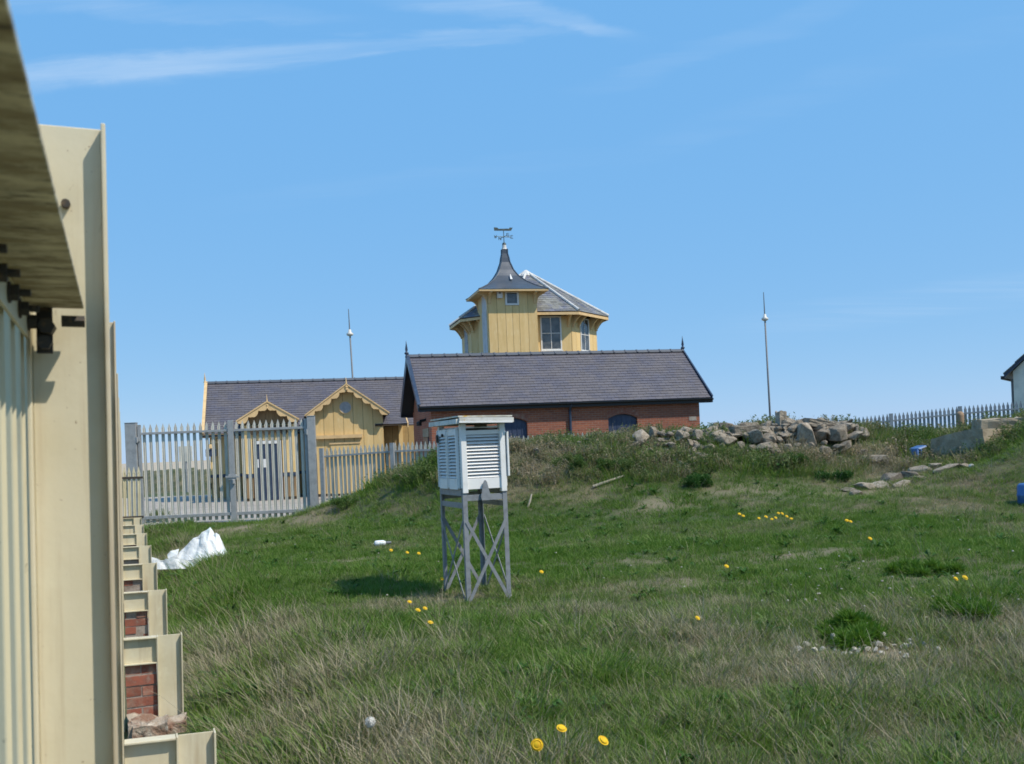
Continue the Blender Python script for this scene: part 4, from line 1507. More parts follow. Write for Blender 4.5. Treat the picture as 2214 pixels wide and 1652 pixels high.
zw0, zw1 = at(1184, 757, 44.0).z, at(1184, 683, 44.0).z
WINS = {0: (-0.20, 0.76), 1: (-0.42, 0.42), 2: (-0.4, 0.4), 7: (-0.4, 0.4), 6: (-0.35, 0.35)}
for i in range(8):
    fm = face_m(i)
    h = side / 2
    if i in WINS:
        a, c = WINS[i]
        boards(tower, -h, a, 2.5, lambda x: ze - 0.12, 0, 0.36, M['yellow_paint'], fm)
        boards(tower, c, h, 2.5, lambda x: ze - 0.12, 0, 0.36, M['yellow_paint'], fm)
        boards(tower, a, c, 2.5, lambda x: zw0 - 0.06, 0, 0.36, M['yellow_paint'], fm)
        boards(tower, a, c, zw1 + 0.005, lambda x: ze - 0.12, 0, 0.5, M['yellow_paint'], fm)
        window(tower, a, c, zw0, zw1, -0.005, 2, 2, fm, 'white_paint' if i in (0, 1, 2) else 'grey_door', gm='glass_dark' if i < 3 else 'grey_door')
    else:
        boards(tower, -h, h, 2.5, lambda x: ze - 0.12, 0, 0.36, M['yellow_paint'], fm)
    b = MB(fm)
    b.box(-h + 0.02, h - 0.02, -0.005, 0.02, 0, 2.49)
    b.build('wall_base', M['yellow_paint'], tower)
    # eave brackets
    for bx in (-h + 0.12, -h + 0.62, h - 0.62, h - 0.12):
        if i in WINS and WINS[i][0] - 0.12 < bx < WINS[i][1] + 0.12:
            continue
        b = MB(fm)
        prof = [(-0.024, ze - 0.05), (-0.52, ze - 0.05), (-0.52, ze - 0.15)]
        prof += [(-0.52 + 0.42 * t, ze - 0.15 - 0.40 * (t ** 1.8)) for t in (0.15, 0.3, 0.5, 0.7, 0.85, 1.0)]
        prof += [(-0.09, ze - 0.62), (-0.024, ze - 0.62)]
        b.extrude([(bx - 0.045, y, z) for y, z in prof], (0.09, 0, 0))
        b.build('bracket', M['yellow_trim'], tower)
    b = MB(fm)
    h8 = RE8 * math.sin(math.pi / 8)
    d8 = RE8 * math.cos(math.pi / 8) - apo
    b.extrude([(-h8, -d8, ze - 0.02), (h8, -d8, ze - 0.02), (h8 - 0.02, -d8 + 0.04, ze - 0.02), (-h8 + 0.02, -d8 + 0.04, ze - 0.02)], (0, 0, -0.13))
    b.build('fascia', M['yellow_trim'], tower)
b = MB()
n = 8
vs = [(RE8 * math.cos(a), RE8 * math.sin(a), ze) for a in ang] + [(0.25 * math.cos(a), 0.25 * math.sin(a), za) for a in ang] + [(RE8 * math.cos(a), RE8 * math.sin(a), ze - 0.035) for a in ang]
fs = [(i, (i + 1) % 8, (i + 1) % 8 + 8, i + 8) for i in range(8)] + [tuple(range(8, 16)), tuple(range(23, 15, -1))] + [(i + 16, (i + 1) % 8 + 16, (i + 1) % 8, i) for i in range(8)]
b.add(vs, fs)
roof8 = b.build('roof', M['groove_dark'], tower)
for i in range(8):
    p0 = Vector((RE8 * math.cos(ang[i - 1]), RE8 * math.sin(ang[i - 1]), ze))
    p1 = Vector((RE8 * math.cos(ang[i]), RE8 * math.sin(ang[i]), ze))
    q0 = Vector((0.25 * math.cos(ang[i - 1]), 0.25 * math.sin(ang[i - 1]), za))
    q1 = Vector((0.25 * math.cos(ang[i]), 0.25 * math.sin(ang[i]), za))
    ud = (p1 - p0).normalized()
    sd = ((q0 + q1) / 2 - (p0 + p1) / 2)
    S = sd.length
    w0, w1 = (p1 - p0).length, (q1 - q0).length
    slates('slates', roof8, p0, ud, sd, lambda s, w0=w0, w1=w1, S=S: ((w0 - (w0 + (w1 - w0) * s / S)) / 2 + 0.01, (w0 + (w0 + (w1 - w0) * s / S)) / 2 - 0.01), S, M['slate_grey'], 0.2, 0.26)
    b = MB()
    b.tube(p1 + Vector((0, 0, 0.05)), q1 + Vector((0, 0, 0.05)), 0.075, 0.06, 8)
    b.build('hip_roll', M['lead_roll'], roof8)
b = MB()
b.lathe([(0.42, -0.06), (0.36, 0.04), (0.20, 0.16), (0.05, 0.26)], 8, (0, 0, za))
b.build('roof_cap', M['lead_roll'], roof8)
# turret
u1, _ = wall_hit(1161, 700, OC, -3.9)
u0, _ = wall_hit(1056, 700, OC, -3.9)
TV = -3.9
ts = u1 - u0
tz = at(1100, 634, 43.2).z
b = MB()
b.box(u0, u1, TV, TV + ts, 0, tz)
b.build('turret_wall', M['groove_dark'], tower)
tc_ = ((u0 + u1) / 2, TV + ts / 2)


def tface(i):
    return Matrix.Translation((tc_[0], tc_[1], 0)) @ Matrix.Rotation(math.radians(90 * i), 4, 'Z') @ Matrix.Translation((0, -ts / 2, 0))


xw, zwt_ = wall_hit(1106, 645, OC, TV)
win_l = xw - tc_[0]
for i in range(4):
    fm = tface(i)
    if i == 0:
        a, c, w0_, w1_ = win_l - 0.30, win_l + 0.30, zwt_ - 0.30, zwt_ + 0.30
        boards(tower, -ts / 2, a - 0.0, 2.5, lambda x: tz, 0, 0.37, M['yellow_paint'], fm)
        boards(tower, c, ts / 2, 2.5, lambda x: tz, 0, 0.37, M['yellow_paint'], fm)
        boards(tower, a, c, 2.5, lambda x: w0_ - 0.01, 0, 0.35, M['yellow_paint'], fm)
        window(tower, a, c, w0_, w1_, -0.005, 1, 1, fm, fw=0.075, sill=False)
    elif i == 3:
        boards(tower, -ts / 2, -0.1, 2.5, lambda x: tz, 0, 0.3, M['yellow_paint'], fm)
        boards(tower, 0.85, ts / 2, 2.5, lambda x: tz, 0, 0.3, M['yellow_paint'], fm)
        b = MB(fm)
        b.box(-0.1, 0.85, -0.04, 0.0, 2.5, tz - 0.75)
        b.box(0.36, 0.39, -0.05, -0.04, 2.5, tz - 0.78)
        b.build('shutter', M['grey_door'], tower)
        boards(tower, -0.1, 0.85, tz - 0.74, lambda x: tz, 0, 0.3, M['grey_door'], fm)
    else:
        boards(tower, -ts / 2, ts / 2, 2.5, lambda x: tz, 0, 0.37, M['yellow_paint'], fm)
    b = MB(fm)
    b.box(-ts / 2 + 0.02, ts / 2 - 0.02, -0.01, 0.02, 0.0, 2.49)
    b.build('wall_base', M['yellow_paint'], tower)
    for bx in (-ts / 2 + 0.08, ts / 2 - 0.08):
        b = MB(fm)
        prof = [(-0.024, tz - 0.03), (-0.40, tz - 0.03), (-0.40, tz - 0.08)]
        prof += [(-0.40 + 0.36 * math.sin(t * math.pi / 2), tz - 0.08 - 0.42 * (1 - math.cos(t * math.pi / 2))) for t in (0.2, 0.4, 0.6, 0.8, 1.0)]
        prof += [(-0.024, tz - 0.52)]
        b.extrude([(bx - 0.05, y, z) for y, z in prof], (0.10, 0, 0))
        b.build('bracket', M['yellow_trim'], tower)
xb, zb = wall_hit(1079, 638, OC, TV)
b = MB()
b.box(xb - 0.12, xb + 0.12, TV - 0.13, TV - 0.024, zb - 0.15, zb + 0.15)
ab = b.build('alarm_box', M['white_paint'], tower, bevel=0.015)
b = MB()
b.box(xb - 0.05, xb + 0.05, TV - 0.135, TV - 0.131, zb + 0.04, zb + 0.09)
b.build('alarm_badge', M['blue_shutter'], ab)
prof = [(1.50, 0.0), (1.20, 0.15), (0.87, 0.36), (0.585, 0.62), (0.39, 0.87), (0.245, 1.20), (0.155, 1.58), (0.11, 1.98)]
fine = []
for k in range(len(prof) - 1):
    for t in (0, 0.5):
        p, q = prof[k], prof[k + 1]
        fine.append((p[0] * (1 - t) + q[0] * t - (0.02 if t else 0), p[1] * (1 - t) + q[1] * t))
fine.append(prof[-1])
b = MB()
b.lathe([(r * math.sqrt(2) * 1.02, z) for r, z in fine], 4, (tc_[0], tc_[1], tz + 0.06), math.pi / 4)
sp_ = b.build('turret_roof', M['lead'], tower)
b = MB()
for i in range(4):
    a = math.pi / 4 + i * math.pi / 2
    for (r0, z0), (r1, z1) in zip(fine[:-1], fine[1:]):
        k = math.sqrt(2) * 1.02
        b.tube((tc_[0] + r0 * k * math.cos(a), tc_[1] + r0 * k * math.sin(a), tz + 0.065 + z0), (tc_[0] + r1 * k * math.cos(a), tc_[1] + r1 * k * math.sin(a), tz + 0.065 + z1), 0.028, n=6)
b.build('hip_roll', M['lead'], sp_)
b = MB()
e_ = 1.50 * 1.01
b.box(tc_[0] - e_, tc_[0] + e_, tc_[1] - e_, tc_[1] + e_, tz - 0.03, tz + 0.055)
b.build('eave_board', M['yellow_trim'], sp_)
xr, zr = wall_hit(1103, 600, OC, tc_[1] - 0.6)
b = MB()
b.extrude([(xr - 0.05, tc_[1] - 0.80, zr - 0.1), (xr + 0.05, tc_[1] - 0.80, zr - 0.1), (xr + 0.01, tc_[1] - 0.60, zr + 0.14), (xr - 0.01, tc_[1] - 0.60, zr + 0.14)], (0, 0.05, 0))
b.build('roof_vent', M['white_paint'], sp_)
b = MB()
zt = tz + 0.06 + 1.98
b.lathe([(0.13, 0), (0.10, 0.05), (0.09, 0.19), (0.05, 0.16)], 12, (tc_[0], tc_[1], zt))
b.build('collar', M['lead_roll'], sp_)
vane = empty('weather_vane', (OC + ex * tc_[0] + ey * tc_[1]) + Vector((0, 0, zt + 0.15)), AYAW, label='dark metal weather vane with compass arms on the turret spire', cat='weather vane')
vane.scale = (0.84, 0.84, 0.78)
b = MB()
b.lathe([(0.02, -0.02), (0.07, 0.01), (0.105, 0.07), (0.105, 0.12), (0.07, 0.18), (0.02, 0.20)], 14)
b.build('ball', M['copper_dark'], vane, smooth=True)
b = MB()
b.tube((0, 0, 0.15), (0, 0, 0.86), 0.02)
b.build('rod', M['copper_dark'], vane)
arms = MB()
for k, (dx, dy) in enumerate(((1, 0.25), (-1, -0.25), (-0.25, 1), (0.25, -1))):
    arms.tube((0, 0, 0.52), (dx * 0.40, dy * 0.40, 0.52), 0.016)
arms.build('compass_arms', M['copper_dark'], vane)


def letter(ch, c, h=0.17):
    L = {'N': [((-1, -1), (-1, 1)), ((-1, 1), (1, -1)), ((1, -1), (1, 1))], 'S': [((1, 1), (-1, 1)), ((-1, 1), (-1, 0)), ((-1, 0), (1, 0)), ((1, 0), (1, -1)), ((1, -1), (-1, -1))],
         'E': [((-1, -1), (-1, 1)), ((-1, 1), (1, 1)), ((-1, 0), (0.6, 0)), ((-1, -1), (1, -1))], 'W': [((-1, 1), (-0.5, -1)), ((-0.5, -1), (0, 0.5)), ((0, 0.5), (0.5, -1)), ((0.5, -1), (1, 1))]}[ch]
    b = MB()
    for p, q in L:
        b.bar((c[0] + p[0] * h * 0.36, c[1], c[2] + p[1] * h / 2), (c[0] + q[0] * h * 0.36, c[1], c[2] + q[1] * h / 2), 0.014, 0.028)
    b.build('letter', M['copper_dark'], vane)


letter('E', (0.46, 0.11, 0.54))
letter('W', (-0.47, -0.11, 0.50))
letter('N', (-0.11, 0.46, 0.52))
letter('S', (0.11, -0.46, 0.52))
b = MB()
hull = [(-0.50, 0.86), (0.40, 0.86), (0.50, 1.04), (0.34, 1.05), (0.30, 0.99), (-0.26, 0.97), (-0.34, 1.04), (-0.52, 1.05)]
b.extrude([(x, -0.008, z) for x, z in hull], (0, 0.016, 0))
b.build('pointer', M['copper_dark'], vane)

# ---- masts
for (pt, pg, pbm, Y, lab, rad) in (((1650, 632), (1653, 687), (1666, 915), 40.0, 'thin grey mast with white cap beyond the rubble', 0.042),
                                   ((753, 668), (756, 720), (768, 860), 58.0, 'thin grey mast with white cap behind the yellow building', 0.058)):
    t_, g_ = at(*pt, Y), at(*pg, Y)
    f_ = at(*pbm, Y)
    base = Vector((f_.x + (f_.x - g_.x) * 0.15, Y, 0))
    mast = empty('mast', base, 0, label=lab, cat='mast', group='thin masts behind the buildings')
    k = Y / 40.0
    b = MB()
    b.tube((0, 0, -0.2), g_ - base, rad * 1.1, rad * 0.8)
    b.build('pole', M['mast_grey'], mast, smooth=True)
    b = MB()
    b.lathe([(0.03, -0.14 * k), (0.13 * k, -0.09 * k), (0.14 * k, -0.03 * k), (0.07 * k, 0.03 * k), (0.05 * k, 0.13 * k), (0.02, 0.15 * k)], 14, g_ - base)
    b.build('cap', M['mast_globe'], mast, smooth=True)
    b = MB()
    b.tube(g_ - base, t_ - base, 0.026 * k, 0.014 * k)
    b.build('whip', M['mast_grey'], mast)

# ---- house at the edge of the picture
hc = at(2189, 800, 42.0)
hroot = empty('white_house', (hc.x, hc.y, 0), math.radians(-34), label='pale rendered house with dark roof edge beyond the skyline fence', cat='house')
b = MB()
hz_, hwid, hd = at(2189, 803, 42).z, 7.5, 9.0
rise = 3.6
b.box(0, hwid, 0, hd, -0.3, hz_)
b.extrude([(0, 0, hz_), (hwid, 0, hz_), (hwid / 2, 0, hz_ + rise)], (0, hd, 0))
b.build('wall', M['render_wall'], hroot)
for sg in (0, 1):
    f = (lambda x: x) if sg == 0 else (lambda x: hwid - x)
    b = MB()
    k = rise / (hwid / 2)
    b.extrude([(f(-0.32), -0.25, hz_ - 0.32 * k + 0.04), (f(hwid / 2), -0.25, hz_ + rise + 0.04), (f(hwid / 2), -0.25, hz_ + rise + 0.20), (f(-0.32), -0.25, hz_ - 0.32 * k + 0.20)], (0, hd + 0.5, 0))
    rr = b.build('roof', M['navy_paint'], hroot)
    n = 9
    for r in range(n):
        t0, t1 = r / n, (r + 1.06) / n
        xx0, xx1 = -0.34 + (hwid / 2 + 0.34) * t0, -0.34 + (hwid / 2 + 0.34) * min(1, t1)
        b = MB()
        b.extrude([(f(xx0), -0.30, hz_ + k * xx0 + 0.27), (f(xx1), -0.30, hz_ + k * xx1 + 0.22), (f(xx1), -0.30, hz_ + k * xx1 + 0.18), (f(xx0), -0.30, hz_ + k * xx0 + 0.215)], (0, hd + 0.6, 0))
        b.build('tile_course', M['slate_grey'], rr)
b = MB()
b.box(-0.44, -0.33, -0.3, hd + 0.3, hz_ - 0.32, hz_ - 0.18)
b.build('gutter', M['black_paint'], hroot)
b = MB()
b.tube((-0.06, 0.12, hz_ - 0.3), (-0.06, 0.12, 0), 0.05)
b.build('downpipe', M['mast_grey'], hroot)
window(hroot, 3.2, 4.4, 1.2, 2.4, 0, 2, 2)

# ------------------------------------------------------------------ thermometer screen on its stand
SA = at(1010, 1303, 10.7)
SBk = at(1105.5, 1297, 10.88)
sdir = Vector((SBk.x - SA.x, SBk.y - SA.y, 0))
SW = sdir.length
syaw = math.atan2(sdir.y, sdir.x)
SD = 0.86
screen = empty('thermometer_screen', (SA.x, SA.y, 0), syaw, label='white louvred weather thermometer screen on a grey steel stand', cat='weather screen')
zb0 = H(SA.x, SA.y)
zs = at(998.6, 1056, 10.7).z           # underside of the box
zt = at(995, 916, 10.65).z             # underside of the roof
LG = 0.05
stand = MB()


def angle_leg(x, y, sx, sy):
    b = MB()
    b.box(min(x, x + sx * LG), max(x, x + sx * LG), min(y, y + sy * 0.006), max(y, y + sy * 0.006), zb0 - 0.3, zs)
    b.box(min(x, x + sx * 0.006), max(x, x + sx * 0.006), min(y + sy * .006, y + sy * LG), max(y + sy * .006, y + sy * LG), zb0 - 0.3, zs)
    b.build('leg', M['stand_steel'], screen)


angle_leg(0, 0, 1, 1)
angle_leg(SW, 0, -1, 1)
angle_leg(0, SD, 1, -1)
angle_leg(SW, SD, -1, -1)
for (p, q) in (((0.05, 0.012), (SW - 0.05, 0.012)), ((0.05, SD - 0.012), (SW - 0.05, SD - 0.012))):
    b = MB()
    b.box(p[0], q[0], p[1] - 0.006, p[1] + 0.006, zs - 0.14, zs - 0.075)
    b.build('crossbar', M['stand_steel'], screen)
for x in (0.012, SW - 0.012):
    b = MB()
    b.box(x - 0.006, x + 0.006, 0.05, SD - 0.05, zs - 0.22, zs - 0.16)
    b.build('crossbar', M['stand_steel'], screen)
    b = MB()
    b.box(x - 0.015, x + 0.015, 0.04, SD - 0.04, zs - 0.085, zs - 0.012)
    b.build('bearer', M['stand_steel'], screen)
zx0, zx1 = zb0 + 0.02, zs - 0.36
for y, o_ in ((-0.004, -0.004), (SD + 0.004, 0.004)):
    b = MB()
    b.bar((0.03, y, zx1), (SW - 0.03, y, zx0), 0.036, 0.006, (0, 1, 0))
    b.build('brace', M['stand_steel'], screen)
    b = MB()
    b.bar((0.03, y + o_ * 1.8, zx0), (SW - 0.03, y + o_ * 1.8, zx1), 0.036, 0.006, (0, 1, 0))
    b.build('brace', M['stand_steel'], screen)
for x, o_ in ((-0.004, -0.004), (SW + 0.004, 0.004)):
    b = MB()
    b.bar((x, 0.03, zx1), (x, SD - 0.03, zx0), 0.03, 0.005, (1, 0, 0))
    b.build('brace', M['stand_steel'], screen)
    b = MB()
    b.bar((x + o_ * 1.6, 0.03, zx0), (x + o_ * 1.6, SD - 0.03, zx1), 0.03, 0.005, (1, 0, 0))
    b.build('brace', M['stand_steel'], screen)
b = MB()
prof = [(-0.07, zs - 0.14), (0.07, zs - 0.14), (0.085, zs - 0.10), (0.055, zs - 0.02), (0.032, zs + 0.05), (0.012, zs + 0.075), (-0.012, zs + 0.075), (-0.032, zs + 0.05), (-0.055, zs - 0.02), (-0.085, zs - 0.10)]
b.extrude([(SW / 2 + x * 0.66, -0.012, z) for x, z in prof], (0, -0.012, 0))
b.build('stay_plate', M['stand_steel'], screen)
# box: corner posts, louvre panels, floor, double roof
P_ = 0.062
for x in (0, SW - P_):
    for y in (0, SD - P_):
        b = MB()
        z_lo = zs - 0.055 if y == 0 else zs - 0.01
        b.box(x, x + P_, y - 0.012, y + P_, z_lo, zt - 0.005)
        b.build('corner_post', M['screen_white'], screen, bevel=0.004)
b = MB()
b.box(0.02, SW - 0.02, 0.02, SD - 0.02, zs - 0.01, zs + 0.02)
b.box(0.03, SW - 0.03, 0.03, SD - 0.03, zt - 0.05, zt - 0.03)
b.build('floor_board', M['screen_white'], screen)
NL = 13
lz0, lz1 = zs + 0.105, zt - 0.115
pit = (lz1 - lz0) / NL


def louvre_mesh(length):
    b = MB()
    b.extrude([(0, -0.006, -pit * 0.44), (0, 0.004, -pit * 0.48), (0, 0.036, pit * 0.28), (0, 0.028, pit * 0.34)], (length, 0, 0))
    return b.mesh('slat', M['screen_white'])


def louvre_panel(nm, x0, x1, M4, z0=lz0, n=NL, y=0.0, top=True, bot=(None, None)):
    st_ = 0.02 if nm == 'door' else 0.0
    p = empty(nm)
    p.parent = screen
    pieces = [('panel_board', (x0 + st_, x1 - st_, y - 0.004, y + 0.02, zs - 0.015, lz0 - pit * 0.1)),
              ('panel_board', (x0 + st_, x1 - st_, y - 0.004, y + 0.02, lz1 - pit * 0.15, zt - (0.05 if st_ else 0.075)))]
    if st_:
        pieces += [('stile', (x0, x0 + st_, y - 0.014, y + 0.02, zs, zt - 0.05)), ('stile', (x1 - st_, x1, y - 0.014, y + 0.02, zs, zt - 0.05))]
    for pn, ext in pieces:
        MB(M4).box(*ext).build(pn, M['screen_white'], p)
    me = louvre_mesh(x1 - x0 - 2 * st_ - 0.004)
    R = M4.to_euler()
    for k in range(n):
        loc = M4 @ Vector((x0 + st_ + 0.002, y, lz0 + pit * (k + 0.5)))
        put('slat', me, p, loc, (R.x, R.y, R.z + random.uniform(-.003, .003)))
    return p


I4 = Matrix.Identity(4)
louvre_panel('end_panel', P_, SW - P_, I4, y=0.012)
louvre_panel('end_panel', P_, SW - P_, Matrix.Translation((SW, SD, 0)) @ Matrix.Rotation(math.pi, 4, 'Z'), y=0.012)
LM = Matrix.Translation((0, SD, 0)) @ Matrix.Rotation(-math.pi / 2, 4, 'Z')
RM = Matrix.Translation((SW, 0, 0)) @ Matrix.Rotation(math.pi / 2, 4, 'Z')
for MM in (LM, RM):
    louvre_panel('door', P_ + 0.01, SD / 2 - 0.01, MM, y=-0.02)
    louvre_panel('door', SD / 2 + 0.01, SD - P_ - 0.01, MM, y=-0.02)
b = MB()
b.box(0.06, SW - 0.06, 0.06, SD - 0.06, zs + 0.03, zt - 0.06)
b.build('dark_core', M['groove_dark'], screen)  # added dark box, its colour stands in for the shade behind the slats
# open door edge standing proud on the sunny side, latch and hinges
b = MB()
b.box(SW + 0.012, SW + 0.034, -0.03, 0.045, zs + 0.11, zt - 0.10)
b.build('door_edge', M['screen_white'], screen, bevel=0.004)
b = MB(LM)
b.box(0.09, 0.13, -0.05, -0.034, zt - 0.19, zt - 0.10)
b.tube((SD / 2 - 0.1, -0.034, zt - 0.11), (SD / 2 - 0.1, -0.055, zt - 0.11), 0.016)
b.build('latch', M['bolt_steel'], screen)
b = MB()
b.box(P_ + 0.10, SW - P_ - 0.14, -0.003, 0.004, zt - 0.040, zt - 0.012)
b.build('vent_slot', M['groove_dark'], screen)
b = MB()
b.extrude([(-0.03, -0.09, zt), (-0.03, SD + 0.09, zt), (-0.03, SD + 0.09, zt + 0.05), (-0.03, -0.09, zt + 0.056)], (SW + 0.06, 0, 0))
rfo = b.build('roof', M['screen_roof'], screen)
b = MB()
b.extrude([(-0.04, -0.115, zt + 0.012), (SW + 0.05, -0.115, zt - 0.002), (SW + 0.05, -0.115, zt + 0.052), (-0.04, -0.115, zt + 0.066)], (0, 0.023, 0))
b.build('roof_fascia', M['screen_fascia'], rfo)
b = MB()
b.extrude([(-0.045, -0.118, zt + 0.008), (SW + 0.055, -0.118, zt - 0.006), (SW + 0.055, -0.118, zt + 0.010), (-0.045, -0.118, zt + 0.024)], (0, 0.003, 0))
b.build('drip_edge', M['screen_white'], rfo)
b = MB()
b.box(-0.07, -0.042, -0.09, SD + 0.10, zt + 0.0, zt + 0.05)
b.box(SW + 0.052, SW + 0.08, -0.09, SD + 0.10, zt + 0.0, zt + 0.05)
b.build('roof_fascia', M['screen_fascia'], rfo)
b = MB()
b.extrude([(-0.05, -0.10, zt + 0.070), (SW + 0.06, -0.10, zt + 0.060), (SW + 0.06, SD + 0.1, zt + 0.058), (-0.05, SD + 0.1, zt + 0.068)], (0, 0, 0.014))
b.build('roof_board', M['screen_roof'], rfo)

# ------------------------------------------------------------------ rubble, slabs, litter
ROCKS = [rock(100 + i, 15 + i % 6, M['stone'], *(s_)) for i, s_ in enumerate([(1.5, 1, .8), (1.2, .9, 1), (1.8, 1, .6), (1, 1, 1), (1.3, 1.2, .7), (1.6, .8, .9), (2.0, 1.0, .45), (1.1, .8, 1.2), (1.4, 1, .55), (1, .9, .7)])]
heap = empty('rubble_heap', at(1600, 936, 22), 0, label='long ridge of loose grey rubble stones on top of the grassy mound', cat='rubble')
HO = heap.location
RT = ([1120, 1200, 1300, 1400, 1500, 1600, 1700, 1800, 1850, 1900], [958, 952, 942, 931, 926, 919, 909, 907, 914, 934])
for i in range(250):
    px = random.triangular(1330, 1880, 1690) if random.random() < 0.85 else random.uniform(1120, 1890)
    dy = random.gauss(-0.12, 0.42)
    Y = 22.1 + dy
    q = at(px, float(np.interp(px, *RT)), Y)
    g_ = H(q.x, Y)
    f = float(sstep(px, 1280, 1640))
    size = (0.10 + 0.26 * random.random() ** 1.6) * (0.74 + 0.36 * f) * (1.4 if random.random() < 0.10 else 1)
    room = max(0.0, q.z - g_ - size * 0.30)
    z = g_ + size * 0.22 + room * max(0.0, 1 - abs(dy) / 0.75) * random.random() ** 0.6
    put('stone', random.choice(ROCKS), heap, Vector((q.x, Y, z)) - HO, (random.gauss(0, .25), random.gauss(0, .25), random.uniform(0, 6.3)), (size, size, size * random.uniform(.75, 1.1)))
for px, py, Y in [(1480, 960, 21.6), (1440, 985, 21.0), (1455, 970, 21.3), (1500, 975, 21.2), (1420, 1000, 20.8), (1470, 995, 20.9), (1510, 960, 21.5), (1530, 980, 21.2), (1490, 1010, 20.6), (1440, 965, 21.5), (1470, 1025, 20.4), (1405, 975, 21.3)] + \
        [(random.gauss(1470, 38), random.uniform(945, 1015), 21.2) for _ in range(38)]:
    g = ground_at(px, py, 16, 26)
    size = random.uniform(0.09, 0.22)
    put('stone', random.choice(ROCKS), heap, Vector((g.x, g.y, g.z + size * 0.2)) - HO, (random.gauss(0, .3), random.gauss(0, .3), random.uniform(0, 6.3)), (size,) * 3)
ps = at(1688, 905, 22.1)
b = lump('upright_stone', M['stone'], None, (ps.x, ps.y, ps.z - 0.07), (0.18, 0.2, 0.46), 33, 0.3, amp=0.12)
tag(b, 'upright squarish stone standing highest on the rubble ridge', 'stone')
# long slabs on the ridge
for px, py, L_, tilt, lab in ((1775, 912, 0.75, 0.22, 'flat stone slab tilted down to the house side of the ridge'), (1610, 922, 0.62, -0.03, 'broad flat pale slab lying level on the rubble')):
    q = at(px, py, 21.9)
    o = lump('stone_slab', M['stone'], None, (q.x, q.y, q.z - 0.06), (L_, 0.4, 0.16), int(px), 0.2, amp=0.10)
    o.rotation_euler = (0.05, tilt, 0.15)
    tag(o, lab, 'stone slab')

# strip of broken concrete on the slope to the right
strip = empty('concrete_strip', ground_at(1900, 1045), 0, label='broken strip of pale concrete lumps below the big concrete block', cat='rubble')
SO = strip.location
for px, py, sz in [(1835, 1062, .35), (1870, 1055, .5), (1900, 1050, .4), (1930, 1040, .5), (1960, 1032, .45), (1990, 1022, .5), (2020, 1015, .42), (2045, 1018, .4), (1985, 1035, .3), (2060, 1008, .4), (2085, 1010, .25), (1950, 1050, .3), (1850, 1070, .3)]:
    g = ground_at(px, py, 12, 30)
    put('concrete_lump', random.choice(ROCKS), strip, Vector((g.x, g.y, g.z + 0.02)) - SO, (random.gauss(0, .12), random.gauss(0, .12), random.uniform(0, 6.3)), (sz, sz, sz * 0.55))
# big concrete block: shaded long face, sunny end
cb = at(2128, 985, 19.9)
cbl = at(2003, 1003, 20.9)
v_ = Vector((cbl.x - cb.x, cbl.y - cb.y, 0))
block = empty('concrete_block', (cb.x, cb.y, cb.z), math.atan2(-v_.y, -v_.x), label='big tilted weathered concrete block on the grassy bank', cat='concrete block')
zl = at(2012, 948, 20.8).z - cb.z
zr_ = at(2130, 928, 19.9).z - cb.z
L_ = v_.length
b = MB()
b.extrude([(0, 0, -0.4), (-L_, 0, -0.7), (-L_ + 0.12, 0, zl - 0.02), (-L_ * 0.55, 0, zl * 0.55 + zr_ * 0.45), (-L_ * 0.25, 0, zl * 0.1 + zr_ * 0.92), (0, 0, zr_)], (0.25, 2.1, 0))
me = b.mesh('block', M['concrete'])
bm = bmesh.new()
bm.from_mesh(me)
bmesh.ops.triangulate(bm, faces=list(bm.faces))
bmesh.ops.subdivide_edges(bm, edges=list(bm.edges), cuts=5, use_grid_fill=True)
for v in bm.verts:
    v.co += Vector((fbm(v.co.x * 3 + 5, v.co.z * 3 + v.co.y, 0.7, 3, 3) - 0.5, fbm(v.co.x * 3, v.co.z * 3 + v.co.y * 2, 0.6, 9, 3) - 0.5, fbm(v.co.x * 3 + v.co.y, v.co.z * 2, 0.8, 13, 3) - 0.5)) * 0.09
bm.to_mesh(me)
bm.free()
put('block_body', me, block)
for px, py, sx, lab in ((2180, 920, 0.7, 'low concrete remnant behind the big concrete block'), (2215, 930, 0.6, 'pale stone lump beside the concrete block at the picture edge')):
    g = at(px, py, 20.6)
    o = lump('concrete_remnant', M['concrete'], None, (g.x, g.y + 0.4, g.z - 0.06), (sx * 1.3, 0.8, 0.42), int(px), -0.2, amp=0.1)
    tag(o, lab, 'concrete')
g = at(2195, 903, 20.8)
o = put('white_stone', rock(300, 16, M['white_stone']), None, (g.x, g.y, g.z - 0.03), (0, 0, 1), (0.15, 0.13, 0.12))
tag(o, 'small white stone sitting on top of the concrete by the house', 'stone')
g = ground_at(2100, 1012, 12, 30)
o = put('white_stone', rock(301, 16, M['white_stone']), None, (g.x, g.y, g.z + 0.03), (0, 0, 1), (0.15, 0.13, 0.12))
tag(o, 'small white stone below the big concrete block', 'stone')
g = at(2075, 912, 24)
b = MB()
b.lathe([(0.10, -0.7), (0.095, 0.15), (0.08, 0.22), (0.03, 0.25)], 10)
o = b.build('stub_post', M['post_brown'], None, loc=g, smooth=True)
tag(o, 'short rusty brown stub post in front of the skyline fence', 'post')

